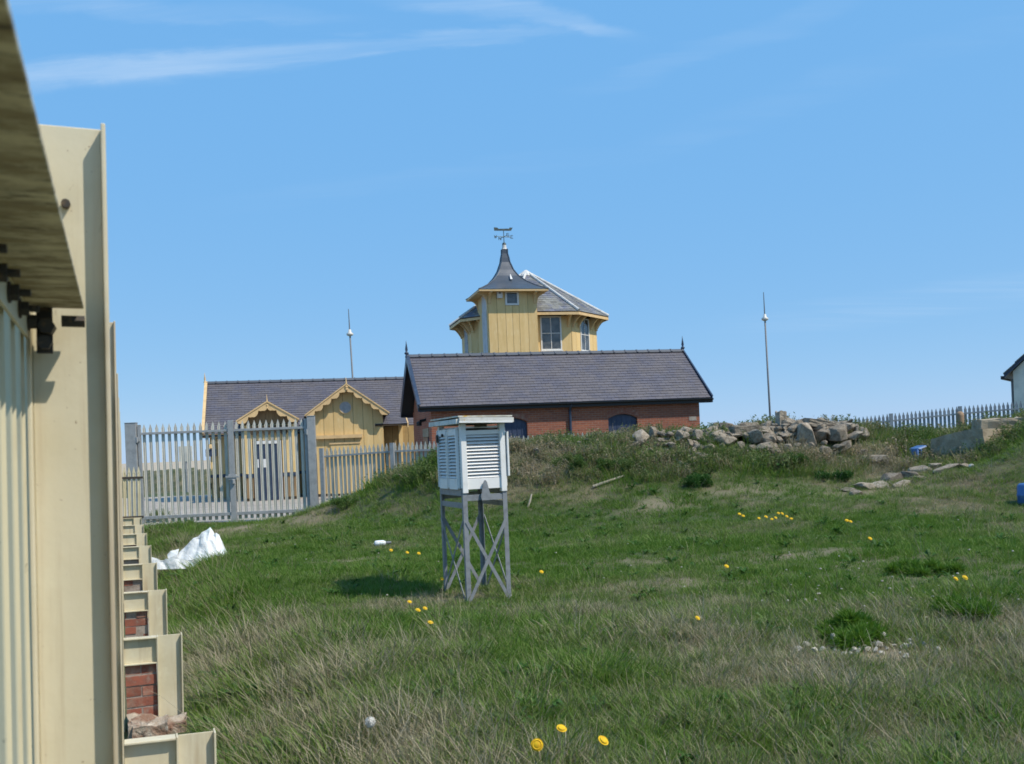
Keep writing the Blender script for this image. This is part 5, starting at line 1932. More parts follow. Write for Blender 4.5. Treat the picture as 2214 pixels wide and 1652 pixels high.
# small stones under the dark bush
stones = empty('stone_pile', ground_at(1870, 1408), 0, label='small scatter of white rubble stones in front of the larger bush', cat='stones')
SO = stones.location
WR = [rock(400 + i, 14, M['white_stone']) for i in range(5)]
for i in range(44):
    x, y = SO.x + random.gauss(0.02, 0.27), SO.y + random.gauss(0, 0.13)
    sz = random.uniform(0.018, 0.065)
    put('stone', random.choice(WR), stones, Vector((x, y, H(x, y) + sz * 0.25 + 0.012)) - SO, (random.random() * 3, random.random() * 3, 0), (sz * 1.4, sz, sz))
for px, py in ((1803, 1395), (1910, 1392)):
    g = ground_at(px, py)
    put('stone', WR[0], stones, Vector((g.x, g.y, g.z + 0.06)) - SO, (0, .3, 1), (0.075, 0.07, 0.08))

# crumpled white plastic sheet by the fence
WS = ground_at(430, 1222)
sheet = empty('plastic_sheet', WS, 0, label='crumpled white plastic sheet lying in the grass near the gate', cat='plastic sheet')


def crumpled(nm, mat, outline, nu, nv, zf, parent, loc=(0, 0, 0), seed=1):
    b = MB()
    for j in range(nv + 1):
        for i in range(nu + 1):
            u, v = i / nu, j / nv
            x, y = outline(u, v)
            b.v.append((x, y, zf(u, v, x, y)))
    b.f = [(j * (nu + 1) + i, j * (nu + 1) + i + 1, (j + 1) * (nu + 1) + i + 1, (j + 1) * (nu + 1) + i) for j in range(nv) for i in range(nu)]
    o = b.build(nm, mat, parent, smooth=True, loc=loc)
    m = o.modifiers.new('solid', 'SOLIDIFY')
    m.thickness = 0.006
    return o


pm = mk('white_plastic', (0.80, 0.82, 0.82), 0.35)
pm.co = pm.rawco
pm.mottle((0.52, 0.70, 0.72), 3.6, 0.50, 0.70, 4, None, 0.6).mottle((0.55, 0.52, 0.45), 6, 0.58, 0.78, 6, None, 0.5).bump(9, 0.7, 0.05, 5)


def fold(u, v, seed):
    a = abs(float(vnoise(u * 5.0 + v * 2.2 + seed, v * 3.0 - u * 1.4, 1.0, seed)) - 0.5) * 2
    c = abs(float(vnoise(u * 11 - v * 5, v * 9 + u * 3.5, 1.0, seed + 3)) - 0.5) * 2
    return a * 0.7 + c * 0.3


def facets(nm, vs, fs, sub, amp, seed, parent):
    """sheet of flat folds: coarse facets, split and crinkled"""
    bm = bmesh.new()
    bv = [bm.verts.new(v) for v in vs]
    for f in fs:
        bm.faces.new([bv[i] for i in f])
    for _ in range(sub):
        bmesh.ops.subdivide_edges(bm, edges=list(bm.edges), cuts=1, use_grid_fill=True)
        bmesh.ops.triangulate(bm, faces=[f for f in bm.faces if len(f.verts) > 4])
    bm.normal_update()
    for v in bm.verts:
        c = v.co
        k = fold(c.x * 1.35 + c.z * 0.9, c.y * 1.3 - c.z * 0.7, seed) - 0.3
        v.co = c + v.normal * k * amp + Vector((0, 0, 0.0))
        v.co.z = max(0.0, v.co.z)
    me = D.meshes.new(nm)
    bm.to_mesh(me)
    bm.free()
    me.materials.append(M['white_plastic'])
    me.polygons.foreach_set('use_smooth', [True] * len(me.polygons))
    o = put(nm, me, parent)
    m = o.modifiers.new('solid', 'SOLIDIFY')
    m.thickness = 0.005
    e = o.modifiers.new('edge', 'EDGE_SPLIT')
    e.split_angle = math.radians(32)
    return o


V = [(0.21, 0.05, 0.66), (-0.36, 0.05, 0.24), (-0.34, -0.16, 0.08), (-0.16, -0.28, 0.05), (0.02, -0.32, 0.10), (0.10, -0.20, 0.30), (0.22, -0.12, 0.45), (0.26, 0.0, 0.52), (0.33, -0.02, 0.55), (0.38, -0.04, 0.52),
     (0.35, -0.15, 0.40), (0.45, -0.10, 0.34), (0.50, -0.18, 0.24), (0.40, -0.26, 0.22), (0.24, -0.28, 0.24), (0.20, -0.40, 0.02), (0.42, -0.36, 0.04), (0.55, -0.28, 0.10), (0.56, -0.12, 0.02), (0.30, 0.42, 0.0), (-0.10, 0.45, 0.0), (-0.40, 0.32, 0.0), (0.52, 0.2, 0.0),
     (-0.10, -0.05, 0.30), (0.05, 0.0, 0.48)]
F = [(1, 2, 23), (2, 3, 23), (3, 4, 5), (3, 5, 23), (1, 23, 24), (23, 5, 24), (24, 5, 6), (0, 24, 6), (0, 1, 24), (0, 6, 7), (7, 6, 10), (7, 10, 8), (8, 10, 9), (9, 10, 11), (11, 10, 13), (11, 13, 12), (10, 6, 14), (10, 14, 13), (6, 5, 14), (5, 4, 14), (4, 15, 14), (14, 15, 16), (14, 16, 13),
     (13, 16, 17), (13, 17, 12), (12, 17, 18), (11, 12, 18), (9, 11, 18), (9, 18, 22), (8, 9, 22), (7, 8, 22), (0, 7, 22), (0, 22, 19), (0, 19, 20), (0, 20, 1), (1, 20, 21), (1, 21, 2)]
facets('sheet_fold', V, F, 3, 0.055, 4, sheet)
V = [(-0.80, -0.22, 0.12), (-0.55, -0.30, 0.10), (-0.28, -0.36, 0.10), (0.0, -0.40, 0.09), (0.24, -0.42, 0.10), (-0.78, -0.30, 0.20), (-0.53, -0.38, 0.17), (-0.27, -0.44, 0.16), (0.0, -0.47, 0.16), (0.24, -0.46, 0.13), (-0.74, -0.36, 0.0), (-0.5, -0.46, 0.0), (-0.26, -0.50, 0.0), (0.02, -0.52, 0.0), (0.26, -0.5, 0.0)]
F = [(i, i + 1, i + 6, i + 5) for i in range(4)] + [(i + 5, i + 6, i + 11, i + 10) for i in range(4)]
facets('sheet_tail', V, F, 3, 0.055, 9, sheet)
V = [(-0.54, -0.02, 0.20), (-0.48, -0.02, 0.27), (-0.34, 0.0, 0.30), (-0.50, -0.10, 0.15), (-0.33, -0.12, 0.20), (-0.32, -0.14, 0.06)]
facets('sheet_flap', V, [(0, 3, 4, 1), (1, 4, 2), (3, 5, 4)], 2, 0.03, 12, sheet)
V = [(0.44, -0.30, 0.19), (0.56, -0.30, 0.13), (0.57, -0.38, 0.02), (0.46, -0.42, 0.01), (0.62, -0.30, 0.0), (0.52, -0.22, 0.16)]
facets('sheet_flap', V, [(0, 3, 2, 1), (1, 2, 4), (0, 1, 5)], 2, 0.03, 15, sheet)

# small bottle
g = ground_at(822, 1182)
bt_ = empty('plastic_bottle', g + Vector((0, 0, 0.06)), math.radians(12), label='small white plastic bottle lying in the grass left of the screen', cat='bottle')
RYM = Matrix.Rotation(math.pi / 2, 4, 'Y')
b = MB(RYM)
b.lathe([(0.02, -0.10), (0.045, -0.09), (0.05, -0.06), (0.05, 0.05), (0.035, 0.085), (0.018, 0.10)], 14)
b.build('bottle_body', M['white_plastic'], bt_, smooth=True)
b = MB(RYM)
b.lathe([(0.024, 0.10), (0.026, 0.105), (0.026, 0.19), (0.02, 0.145)], 12)
b.build('cap', M['mast_grey'], bt_)

# blue plastic by the concrete block
g = at(1988, 1003, 20.9)
gz = g.z
bt_ = empty('blue_crate', (g.x, g.y, gz), math.radians(18), label='battered blue plastic crate leaning against the concrete block', cat='crate')
b = MB()
b.extrude([(-0.15, -0.12, 0.0), (-0.10, -0.12, 0.0), (-0.02, -0.02, 0.33), (-0.07, -0.02, 0.33)], (0, 0.24, 0))
b.extrude([(-0.07, -0.03, 0.33), (-0.02, -0.05, 0.30), (0.16, -0.05, 0.36), (0.16, -0.02, 0.39)], (0, 0.27, 0))
b.box(0.0, 0.045, -0.05, -0.02, 0.02, 0.30)
b.box(-0.10, 0.16, -0.06, 0.2, -0.05, 0.03)
b.build('crate_shell', M['plastic_blue'], bt_, bevel=0.01)
b = MB()
b.box(-0.03, 0.16, 0.02, 0.2, 0.035, 0.29)
b.build('crate_dark_fill', M['black_paint'], bt_)  # solid black block paints in the shade of the crate's interior
g = ground_at(2222, 1088, 10, 26)
bt_ = empty('blue_drum', g, 0.3, label='blue plastic drum in the grass at the picture edge', cat='drum')
b = MB()
b.lathe([(0.14, -0.03), (0.16, 0.0), (0.165, 0.12), (0.172, 0.13), (0.172, 0.15), (0.165, 0.16), (0.16, 0.30), (0.13, 0.335), (0.05, 0.345)], 22)
b.build('drum_body', M['plastic_blue'], bt_, smooth=True)
b = MB()
b.lathe([(0.03, 0.34), (0.03, 0.375), (0.02, 0.38)], 12, (0.05, 0, 0))
b.build('cap', M['white_plastic'], bt_)

# sticks
for (a, c, r, lab) in (((1141, 1096), (1149, 1068), 0.022, 'short pale stake leaning in the grass right of the screen'), ((1288, 1056), (1350, 1066), 0.03, 'weathered pale plank end lying at the foot of the mound')):
    p0 = ground_at(*a)
    p1 = at(c[0], c[1], p0.y + (0.1 if r < 0.025 else 0.2))
    if r > 0.025:
        p1.z = H(p1.x, p1.y) + 0.06
        p0.z += 0.05
    b = MB()
    k = p1 - p0
    b.tube(k * -0.1, k * 0.5 + Vector((0.01, 0, 0.005)), r, r * 0.9, 7)
    b.tube(k * 0.5 + Vector((0.01, 0, 0.005)), k, r * 0.9, r * 0.7, 7)
    o = b.build('wooden_stake', M['driftwood'], None, loc=p0)
    tag(o, lab, 'stake')

# things seen through the gate: bank, signs
sg = empty('notice_board', at(402, 1004, 52), 0, label='small pale notice board on a post seen through the gate', cat='sign')
b = MB()
b.box(-0.35, 0.35, -0.03, 0.03, 0.15, 0.95)
b.build('board', M['render_wall'], sg)
b = MB()
b.tube((0, 0.04, -2.2), (0, 0.04, 0.9), 0.06)
b.build('post', M['galvanised'], sg)
bank = MB()
nu = 60
bk0, bk1 = at(300, 1010, 60), at(470, 1010, 56)
for i in range(nu + 1):
    f = i / nu
    p = bk0.lerp(bk1, f * 1.15 - 0.1)
    h_ = 1.05 + 0.25 * fbm(np.array([i * 0.3]), np.array([0.0]), 1.0, 77)[0]
    for dy, hz2 in ((-3.0, 0.0), (-1.6, 0.55), (-0.5, 0.95), (0.6, 1.0), (2.2, 0.4), (3.4, 0.0)):
        bank.v.append((p.x, p.y + dy, h_ * hz2 - 0.02))
bank.f = [(i * 6 + k, (i + 1) * 6 + k, (i + 1) * 6 + k + 1, i * 6 + k + 1) for i in range(nu) for k in range(5)]
bk = mk('bank_green', (0.075, 0.085, 0.035), 0.95).mottle((0.16, 0.14, 0.08), 1.3, 0.4, 0.65).mottle((0.04, 0.055, 0.02), 3.0, 0.5, 0.7).bump(5, 0.9, 0.1)
tag(bank.build('bank', M['bank_green'], smooth=True), 'low grassy bank beyond the yard', kind='structure')


# ------------------------------------------------------------------ plants
def blade_mesh(name, blades, mat):
    """blades: list of (points along the mid-line, widths, side vector, blade value)"""
    v, f, bv = [], [], []
    for pts, ws, side, val in blades:
        n = len(v)
        for p, w in zip(pts, ws):
            p = Vector(p)
            if w < 1e-5:
                v.append(tuple(p))
                bv.append(val)
            else:
                v.append(tuple(p - side * w / 2))
                v.append(tuple(p + side * w / 2))
                bv += [val, val]
        k = n
        for i in range(len(pts) - 1):
            if ws[i + 1] < 1e-5:
                f.append((k, k + 1, k + 2))
            else:
                f.append((k, k + 1, k + 3, k + 2))
            k += 2
    me = D.meshes.new(name)
    me.from_pydata(v, [], f)
    a = me.attributes.new('blade', 'FLOAT', 'POINT')
    a.data.foreach_set('value', bv)
    me.materials.append(mat)
    return me


def tuft(name, seed, n, h, spread, width, lean, mat, bend=0.5, wind=(-0.25, 0.05)):
    r = random.Random(seed)
    bl = []
    for _ in range(n):
        a = r.uniform(0, 6.283)
        rad = spread * math.sqrt(r.random())
        base = Vector((rad * math.cos(a), rad * math.sin(a), -0.02))
        hh = h * r.uniform(0.5, 1.15)
        d = Vector((math.cos(a), math.sin(a), 0)) * lean * r.uniform(0.2, 1.2) + Vector((wind[0], wind[1], 0)) * r.uniform(0.3, 1.2)
        pts = []
        for t in (0, 0.4, 0.75, 1.0):
            pts.append(base + Vector((0, 0, hh * (t - bend * 0.25 * t * t))) + d * hh * (t ** 1.8))
        b2 = r.uniform(0, 6.283)
        side = Vector((math.cos(b2), math.sin(b2), 0))
        w = width * r.uniform(0.7, 1.3)
        bl.append((pts, (w * 0.8, w, w * 0.7, 0), side, r.random()))
    return blade_mesh(name, bl, mat)


def rosette(name, seed, n, L, w, mat, up=0.5):
    r = random.Random(seed)
    bl = []
    for _ in range(n):
        a = r.uniform(0, 6.283)
        d = Vector((math.cos(a), math.sin(a), 0))
        side = Vector((-math.sin(a), math.cos(a), r.uniform(-.4, .4))).normalized()
        l = L * r.uniform(0.6, 1.2)
        u = up * r.uniform(0.5, 1.4)
        pts = [d * l * t + Vector((0, 0, l * u * math.sin(min(1.0, t * 1.1) * 2.2))) for t in (0, 0.35, 0.7, 1.0)]
        bl.append((pts, (w * 0.3, w * r.uniform(.8, 1.2), w * 0.9, 0), side, r.random()))
    return blade_mesh(name, bl, mat)


def scrub(name, seed, n, h, mat, leaf=0.019):
    """twiggy stems with small leaves"""
    r = random.Random(seed)
    bl = []
    for _ in range(n):
        a = r.uniform(0, 6.283)
        d = Vector((math.cos(a), math.sin(a), 0)) * r.uniform(0.1, 0.6)
        hh = h * r.uniform(0.5, 1.1)
        b0 = Vector((r.uniform(-.1, .1), r.uniform(-.1, .1), -0.02))
        pts = [b0 + Vector((0, 0, hh * t)) + d * hh * t ** 1.5 for t in (0, 0.5, 1.0)]
        side = Vector((math.cos(a + 1.5), math.sin(a + 1.5), 0))
        bl.append((pts, (0.007, 0.006, 0), side, 0.8 + 0.2 * r.random()))
        val = r.random()
        for k in range(9):
            t = r.uniform(0.15, 1.0)
            p = b0 + Vector((0, 0, hh * t)) + d * hh * t ** 1.5
            q = Vector((r.gauss(0, 1), r.gauss(0, 1), r.gauss(0.2, .7))).normalized()
            s2 = q.cross(Vector((r.gauss(0, 1), r.gauss(0, 1), r.gauss(0, 1)))).normalized()
            l = leaf * r.uniform(0.7, 1.6)
            bl.append(([p, p + q * l * 0.5, p + q * l], (l * 0.15, l * 0.4, 0), s2, min(1, max(0, val + r.uniform(-.3, .3)))))
    return blade_mesh(name, bl, mat)


pool = D.collections.new('tuft_pool')


def reg(me):
    o = D.objects.new(me.name, me)
    pool.objects.link(o)


TUFTS = []
for i in range(4):
    TUFTS.append(tuft('tuft_00_%d' % i, 10 + i, 26, 0.075, 0.09, 0.0046, 0.6, M['grass_blade']))        # 0-3 short turf
for i in range(4):
    TUFTS.append(tuft('tuft_01_%d' % i, 20 + i, 26, 0.135, 0.085, 0.0046, 0.7, M['grass_blade'], 0.8, (-0.15, 0.05)))    # 4-7 meadow grass
for i in range(3):
    TUFTS.append(tuft('tuft_02_%d' % i, 30 + i, 7, 0.25, 0.07, 0.0032, 0.5, M['straw'], 0.6, (-0.45, 0.05)))  # 8-10 dead stems
for i in range(3):
    TUFTS.append(rosette('tuft_03_%d' % i, 40 + i, 13, 0.095, 0.022, M['weed_leaf'], 0.55))                  # 11-13 weeds
for i in range(4):
    TUFTS.append(scrub('tuft_04_%d' % i, 50 + i, 30, 0.17, M['scrub_leaf']))                               # 14-17 scrub
for i in range(2):
    TUFTS.append(tuft('tuft_05_%d' % i, 60 + i, 30, 0.055, 0.10, 0.005, 0.9, M['straw'], 0.9))             # 18-19 dead thatch
for me in TUFTS:
    reg(me)
IDX = {m.name: i for i, m in enumerate(sorted(TUFTS, key=lambda m: m.name))}


def scatter(n, y0, y1, half=0.80):
    """random ground points in a wedge wider than the view"""
    u = rng.random(n)
    yy_ = np.sqrt(u * (y1 ** 2 - y0 ** 2) + y0 ** 2)
    xx_ = (rng.random(n) * 2 - 1) * half * yy_
    return xx_, yy_


PX, PY_, PI_, PS, PTN = [], [], [], [], []
FLOWER_SPOTS = []
for px, py, hh in ((1161, 1610, .27), (1213, 1577, .27), (1302, 1603, .27), (800, 1561, .26), (885, 1302, .19), (903, 1320, .19), (918, 1316, .19), (930, 1347, .19), (1507, 1337, .19)):
    g = ground_at(px, py)
    p = at(px, py, g.y * (1 - hh / max(0.4, EYE.z - g.z)))
    FLOWER_SPOTS.append((p.x, p.y))


def emit(x, y, idx, scale, tint):
    PX.append(x)
    PY_.append(y)
    PI_.append(idx)
    PS.append(scale)
    PTN.append(tint)


def keep(x, y):
    t = x * FR.x + y * FR.y
    s = x * FD.x + y * FD.y
    ok = (t > 0.47) & (y < 31)
    yard = (y > 25.2) & (x < -3.6)
    path = (y > 24.6) & (x < -5.2)
    scr = (np.abs((x - SA.x) * math.cos(syaw) + (y - SA.y) * math.sin(syaw) - SW / 2) < 0) 
    return ok & ~yard & ~path & ~scr


for y0, y1, n in ((3.6, 6.5, 15500), (6.5, 10, 20500), (10, 15, 25500), (15, 20, 22000), (20, 27, 26000)):
    x, y = scatter(n, y0, y1)
    k = keep(x, y)
    x, y = x[k], y[k]
    bare = bare_mask(x, y)
    k = rng.random(len(x)) > bare * 0.93
    x, y = x[k], y[k]
    dry = dry_mask(x, y)
    z = height(x, y)
    mound = sstep(z, 0.65, 1.05) * sstep(y, 18.5, 20.5)
    near = 1 - sstep(y + 2.2 * (fbm(x, y, 2.2, 88) - 0.5), 7.5, 11.5)
    ditch = 1 - sstep(x * FR.x + y * FR.y, 0.9, 2.2)
    r = rng.random(len(x))
    idx = np.where(r < 0.5, rng.integers(0, 4, len(x)), rng.integers(4, 8, len(x)))
    lawn = (near < 0.4) & (mound < 0.3) & (ditch < 0.5)
    idx = np.where(mound > 0.4, rng.integers(4, 8, len(x)), idx)
    idx = np.where(lawn, np.where(r < 0.86, rng.integers(0, 4, len(x)), rng.integers(4, 8, len(x))), idx)
    r2 = rng.random(len(x))
    idx = np.where((r2 < 0.055 * near * (0.3 + dry) + 0.05 * ditch + 0.010), rng.integers(8, 11, len(x)), idx)
    idx = np.where((r2 > 0.982) & (dry < 0.5), rng.integers(11, 14, len(x)), idx)
    idx = np.where((r2 > 0.84) & (dry > 0.55), rng.integers(18, 20, len(x)), idx)
    idx = np.where((mound > 0.4) & (rng.random(len(x)) < 0.15), rng.integers(14, 18, len(x)), idx)
    sc = rng.uniform(0.7, 1.35, len(x)) * (1 + 0.3 * mound) * np.where(lawn, 0.85, 1.0) * (1 + 0.25 * ditch)
    sc = sc * (0.62 + 0.85 * fbm(x, y, 0.55, 131, 2))
    far_w = 1 + 0.02 * np.maximum(0, y - 8)
    tint = np.clip(dry * 0.74 + rng.normal(0, 0.13, len(x)) + 0.15 * near + (0.06 + 0.18 * sstep(fbm(x, y, 1.5, 93, 3), 0.40, 0.6)) * mound + 0.12 * ditch, 0, 1)
    for (dx_, dy_) in FLOWER_SPOTS:
        m_ = (np.abs(x - dx_ * y / dy_) < 0.07) & (y < dy_ + 0.04) & (y > dy_ - 0.5)
        idx = np.where(m_, rng.integers(0, 4, len(x)), idx)
        sc = np.where(m_, sc * 0.75, sc)
    stony = np.exp(-((y - 21.9) / 0.8) ** 4) * sstep(x, 1.6, 3.0) * (1 - sstep(x, 7.6, 8.4))
    k = rng.random(len(x)) > stony * 0.80
    emit(x[k], y[k], idx[k], (sc * far_w)[k], tint[k])
PX, PY_, PI_, PS, PTN = map(np.concatenate, (PX, PY_, PI_, PS, PTN))
PZ = height(PX, PY_)
# lines of taller weeds along the fence foot and around the stand
gpm = D.meshes.new('grass')
gpm.vertices.add(len(PX))
gpm.vertices.foreach_set('co', np.stack([PX, PY_, PZ], 1).ravel().astype(np.float32))
for nm, ty, arr in (('pick', 'INT', PI_.astype(np.int32)), ('tint', 'FLOAT', PTN.astype(np.float32)), ('size', 'FLOAT', PS.astype(np.float32))):
    a = gpm.attributes.new(nm, ty, 'POINT')
    a.data.foreach_set('value', arr)
a = gpm.attributes.new('turn', 'FLOAT_VECTOR', 'POINT')
rot = np.zeros((len(PX), 3), np.float32)
rot[:, 2] = np.where(np.isin(PI_, (8, 9, 10)), rng.normal(0, 0.8, len(PX)), rng.uniform(0, 6.283, len(PX)))
rot[:, 0] = rng.normal(0, 0.10, len(PX))
rot[:, 1] = rng.normal(0, 0.10, len(PX))
a.data.foreach_set('vector', rot.ravel())
grass = put('grass', gpm)
tag(grass, 'long mixed green and straw coloured grass over the field', kind='stuff')
ng = D.node_groups.new('grass_scatter', 'GeometryNodeTree')
ng.interface.new_socket('Geometry', in_out='INPUT', socket_type='NodeSocketGeometry')
ng.interface.new_socket('Geometry', in_out='OUTPUT', socket_type='NodeSocketGeometry')
gi, go = ng.nodes.new('NodeGroupInput'), ng.nodes.new('NodeGroupOutput')
iop = ng.nodes.new('GeometryNodeInstanceOnPoints')
ci = ng.nodes.new('GeometryNodeCollectionInfo')
ci.inputs['Collection'].default_value = pool
ci.inputs['Separate Children'].default_value = True
ci.inputs['Reset Children'].default_value = True


def named(nm, ty):
    n = ng.nodes.new('GeometryNodeInputNamedAttribute')
    n.data_type = ty
    n.inputs['Name'].default_value = nm
    return next(o for o in n.outputs if o.enabled and o.name == 'Attribute')


iop.inputs['Pick Instance'].default_value = True
ng.links.new(gi.outputs[0], iop.inputs['Points'])
ng.links.new(ci.outputs[0], iop.inputs['Instance'])
ng.links.new(named('pick', 'INT'), iop.inputs['Instance Index'])
e2r = ng.nodes.new('FunctionNodeEulerToRotation')
ng.links.new(named('turn', 'FLOAT_VECTOR'), e2r.inputs[0])
ng.links.new(e2r.outputs[0], iop.inputs['Rotation'])
ng.links.new(named('size', 'FLOAT'), iop.inputs['Scale'])
ng.links.new(iop.outputs[0], go.inputs[0])
md = grass.modifiers.new('scatter', 'NODES')
md.node_group = ng


# bushes as things of their own
def bush(label, px, py, w, d, h, n, leaf, matk='bush_leaf', lo=0.0, hi=1.0, sink=0.05, y0=4, y1=30, thin=0.42):
    g = ground_at(px, py, y0, y1)
    root = empty('bush', g, random.random() * 6, label=label, cat='bush')
    r = random.Random(int(px))
    st = MB()
    for _ in range(9):
        a = r.uniform(0, 6.28)
        st.tube((r.uniform(-.05, .05), r.uniform(-.05, .05), -0.08), (math.cos(a) * w * 0.3, math.sin(a) * d * 0.3, h * r.uniform(0.4, 0.8)), 0.008, 0.003, 5)
    st.build('stems', M['driftwood'], root)
    clumps = []
    for _ in range(26):
        a = r.uniform(0, 6.28)
        rr = math.sqrt(r.random()) * 0.42
        zz = r.uniform(0.15, 0.95) * (1 - 1.1 * rr * rr * 2)
        clumps.append((Vector((rr * math.cos(a) * w, rr * math.sin(a) * d, max(0.06, zz) * h * 0.8)), r.uniform(0.10, 0.20) * min(w, h * 2), r.uniform(lo, hi)))
    bl = []
    for _ in range(n):
        c, rad, val = r.choice(clumps)
        o_ = Vector((r.gauss(0, 1), r.gauss(0, 1), r.gauss(0, .8)))
        p = c + o_.normalized() * rad * (r.random() ** 0.4)
        if p.z < -0.03:
            continue
        q = (o_.normalized() + Vector((r.gauss(0, .6), r.gauss(0, .6), 0.5 + r.gauss(0, .5)))).normalized()
        s2 = q.cross(Vector((r.gauss(0, 1), r.gauss(0, 1), r.gauss(0, 1)))).normalized()
        l = leaf * r.uniform(0.6, 1.5)
        bl.append(([p, p + q * l * 0.45, p + q * l], (l * 0.1, l * thin, 0), s2, min(1, max(0, 0.27 + val * 0.7 + r.uniform(-.2, .2)))))
    put('crown', blade_mesh('crown', bl, M[matk]), root)
    return root


bush('large dark green clump behind the white stone scatter', 1835, 1388, 0.95, 0.5, 0.19, 7500, 0.075, 'grass_blade', -0.2, 0.45, thin=0.09)
bush('rounded dark green clump near the picture edge', 2088, 1336, 0.62, 0.45, 0.16, 5200, 0.07, 'grass_blade', -0.2, 0.45, thin=0.09)
bush('low dark green clump between the two field clumps and the slope', 1990, 1240, 1.0, 0.5, 0.11, 4000, 0.07, 'grass_blade', -0.2, 0.45, thin=0.09)
bush('wide olive shrub on the mound right of the screen', 1250, 1012, 1.9, 0.9, 0.30, 8000, 0.032, 'scrub_leaf', 0.1, 0.8, thin=0.35)
bush('dark brown green shrub in the middle of the mound', 1345, 1015, 1.2, 0.8, 0.28, 6000, 0.032, 'scrub_leaf', 0.3, 1.1, thin=0.35)
bush('small bright green shrub at the foot of the stone ridge', 1505, 1050, 0.8, 0.6, 0.26, 4500, 0.032, 'weed_leaf', 0.0, 0.6, thin=0.35)
bush('dark shrub below the highest stones of the ridge', 1715, 1005, 1.3, 0.7, 0.28, 6500, 0.032, 'scrub_leaf', -0.2, 0.5, thin=0.35)
bush('green shrub left of the broken concrete strip', 1800, 1040, 0.9, 0.5, 0.24, 4500, 0.032, 'weed_leaf', -0.1, 0.7, thin=0.35)
bush('low shrub on the mound left of the screen', 890, 1040, 1.5, 0.8, 0.25, 6000, 0.032, 'scrub_leaf', 0.0, 0.8, thin=0.35)
bush('scrubby shrub at the foot of the right gate post', 745, 1095, 1.0, 0.6, 0.25, 4500, 0.032, 'scrub_leaf', 0.2, 0.9, thin=0.35)
bush('twiggy brown shrub against the left gate post', 345, 1128, 1.3, 0.6, 0.45, 5000, 0.032, 'scrub_leaf', 0.6, 1.2, thin=0.2)

# dandelions, one by one
pet = []
hd_ = MB()
for k in range(30):
    a = 2 * math.pi * k / 30
    for (r0, r1, z0, z1) in ((0.006, 0.024, 0.004, 0.008), (0.003, 0.017, 0.006, 0.015)):
        d0 = Vector((math.cos(a + r1 * 20), math.sin(a + r1 * 20), 0))
        s_ = Vector((-d0.y, d0.x, 0))
        hd_.add([d0 * r0 - s_ * 0.0012 + Vector((0, 0, z0)), d0 * r0 + s_ * 0.0012 + Vector((0, 0, z0)), d0 * r1 + s_ * 0.0026 + Vector((0, 0, z1)), d0 * r1 - s_ * 0.0026 + Vector((0, 0, z1))], [(0, 1, 2, 3)])
hd_.lathe([(0.003, -0.006), (0.013, 0.001), (0.0215, 0.0065), (0.016, 0.0125), (0.008, 0.0155), (0.001, 0.0165)], 14)
head_me = hd_.mesh('flower_head', M['dandelion_yellow'])
ck = MB()
for k in range(150):
    v = Vector((random.gauss(0, 1), random.gauss(0, 1), random.gauss(0, 1))).normalized()
    s_ = v.cross(Vector((random.random(), random.random(), random.random()))).normalized()
    t_ = v.cross(s_)
    c_ = v * 0.026
    ck.tube(v * 0.004, c_, 0.0004, n=3)
    for q in range(3):
        e_ = s_ * math.cos(q * 2.09) + t_ * math.sin(q * 2.09)
        f_ = s_ * math.cos(q * 2.09 + .8) + t_ * math.sin(q * 2.09 + .8)
        ck.add([c_, c_ + e_ * 0.008 + v * 0.002, c_ + f_ * 0.008 + v * 0.002], [(0, 1, 2)])
clock_me = ck.mesh('seed_head', M['dandelion_clock'])


def dandelion(label, px, py, tilt=(0.3, 0.0), scale=1.0, hh=0.16, group='dandelions in the grass', clock=False):
    g = ground_at(px, py + hh * 2151 / 8 * 0.0)
    for _ in range(3):      # walk the root back so that the head sits on the line of sight
        Y = g.y
        p = at(px, py, Y)
        g = ground_at(px, horizon(px) + (EYE.z - (p.z - hh)) * FPX / Y) if False else g
    top = at(px, py, g.y * (1 - hh / max(0.4, EYE.z - g.z)))
    x, y = top.x, top.y
    scale *= random.uniform(0.78, 0.98) if y > 6.5 else random.uniform(0.95, 1.05)
    z = H(x, y)
    hh = max(0.04, top.z - z)
    root = empty('dandelion', (x, y, z), 0, label=label, cat='flower', group=group)
    b = MB()
    b.tube((0.015, 0.0, -0.02), (0.004, 0.0, hh * 0.6), 0.0028 * scale, 0.0024 * scale, 6)
    b.tube((0.004, 0.0, hh * 0.6), (0, 0, hh), 0.0024 * scale, 0.002 * scale, 6)
    b.build('stem', M['stem_green'], root)
    put('seed_head' if clock else 'flower_head', clock_me if clock else head_me, root, (0, 0, hh), (tilt[0] + 0.15, tilt[1] + 0.25, random.uniform(-0.2, 0.2)), (scale,) * 3)
    return root


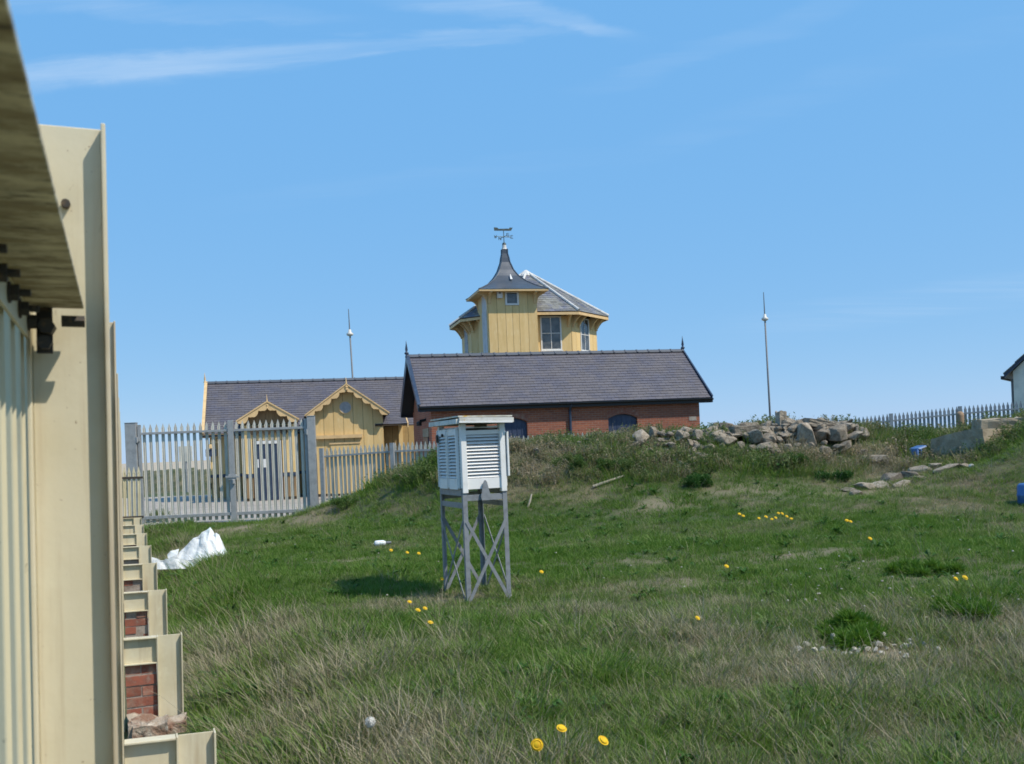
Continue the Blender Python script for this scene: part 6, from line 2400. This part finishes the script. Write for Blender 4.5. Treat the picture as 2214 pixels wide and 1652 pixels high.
dandelion('largest yellow dandelion facing the camera near the bottom edge', 1161, 1610, (1.1, 0.1), 1.2, 0.27)
dandelion('yellow dandelion seen edge on above the largest one', 1213, 1577, (0.25, 0.1), 1.1, 0.27)
dandelion('yellow dandelion tilted away, the lower one furthest along the bottom edge', 1302, 1603, (0.3, 0.35), 1.1, 0.27)
dandelion('white round dandelion seed head near the bottom edge', 800, 1561, (0, 0), 1.0, 0.26, clock=True)
dandelion('topmost yellow dandelion of four in front of the stand legs', 885, 1302, (0.3, 0.1), 1.0, 0.19)
dandelion('second yellow dandelion of four in front of the stand legs', 903, 1320, (0.2, 0.2), 1.05, 0.19)
dandelion('yellow dandelion of four closest to the stand legs', 918, 1316, (0.3, 0.2), 1.0, 0.19)
dandelion('lowest yellow dandelion of four in front of the stand legs', 930, 1347, (0.15, 0.1), 1.05, 0.19)
dandelion('lone yellow dandelion right of the stand at mid field', 1507, 1337, (0.5, 0.2), 1.05, 0.19)
dandelion('lone yellow dandelion just right of the stand leg', 1170, 1237, (0.4, 0.2), 1.1, 0.15)
dandelion('yellow dandelion beside the far foot of the stand', 955, 1252, (0.4, 0.2), 1.1, 0.15)
dandelion('yellow dandelion above the small bare patch', 905, 1197, (0.5, 0.2), 1.2, 0.12)
dandelion('yellow dandelion at the tip of the small bare patch', 880, 1195, (0.5, 0.2), 1.2, 0.12)
dandelion('yellow dandelion left of the stand beside the bottle', 845, 1190, (0.5, 0.2), 1.2, 0.12)
for px, py in ((1655, 1118), (1668, 1123), (1682, 1110), (1690, 1111), (1676, 1120), (1700, 1117), (1598, 1112), (1606, 1116), (1640, 1121), (1710, 1122), (1830, 1126), (1838, 1128)):
    dandelion('small yellow dandelion in the patch of flowers on the green slope below the mound', px, py, (0.5, random.uniform(-.3, .3)), 1.15, 0.13, 'dandelions on the green slope')
for px, py in ((2065, 1252), (2085, 1250), (1880, 1165), (1570, 1225)):
    dandelion('tiny yellow dandelion out on the rough field towards the slope', px, py, (0.5, 0.1), 1.2, 0.12, 'dandelions out on the rough field')

# pale flecks: small stones and withered flower heads nobody could count
fl = MB()
for _ in range(170):
    px, py = random.uniform(350, 2213), random.triangular(1115, 1420, 1190)
    if random.random() < 0.35:
        px, py = random.gauss(1960, 130), random.gauss(1290, 45)
    g = ground_at(px, max(1105, py), 5, 27)
    if g.y > 24.5:
        continue
    s_ = random.uniform(0.006, 0.016)
    c_ = (g.x, g.y, g.z + s_ * 0.6 + random.choice((0, 0.03, 0.06)))
    fl.lathe([(s_ * 0.3, -s_ * .6), (s_, -s_ * 0.2), (s_ * 0.8, s_ * 0.4), (s_ * 0.2, s_ * 0.6)], 6, c_, random.random())
tag(fl.build('pebbles', M['white_stone']), 'tiny pale pebbles strewn through the short grass', kind='stuff')
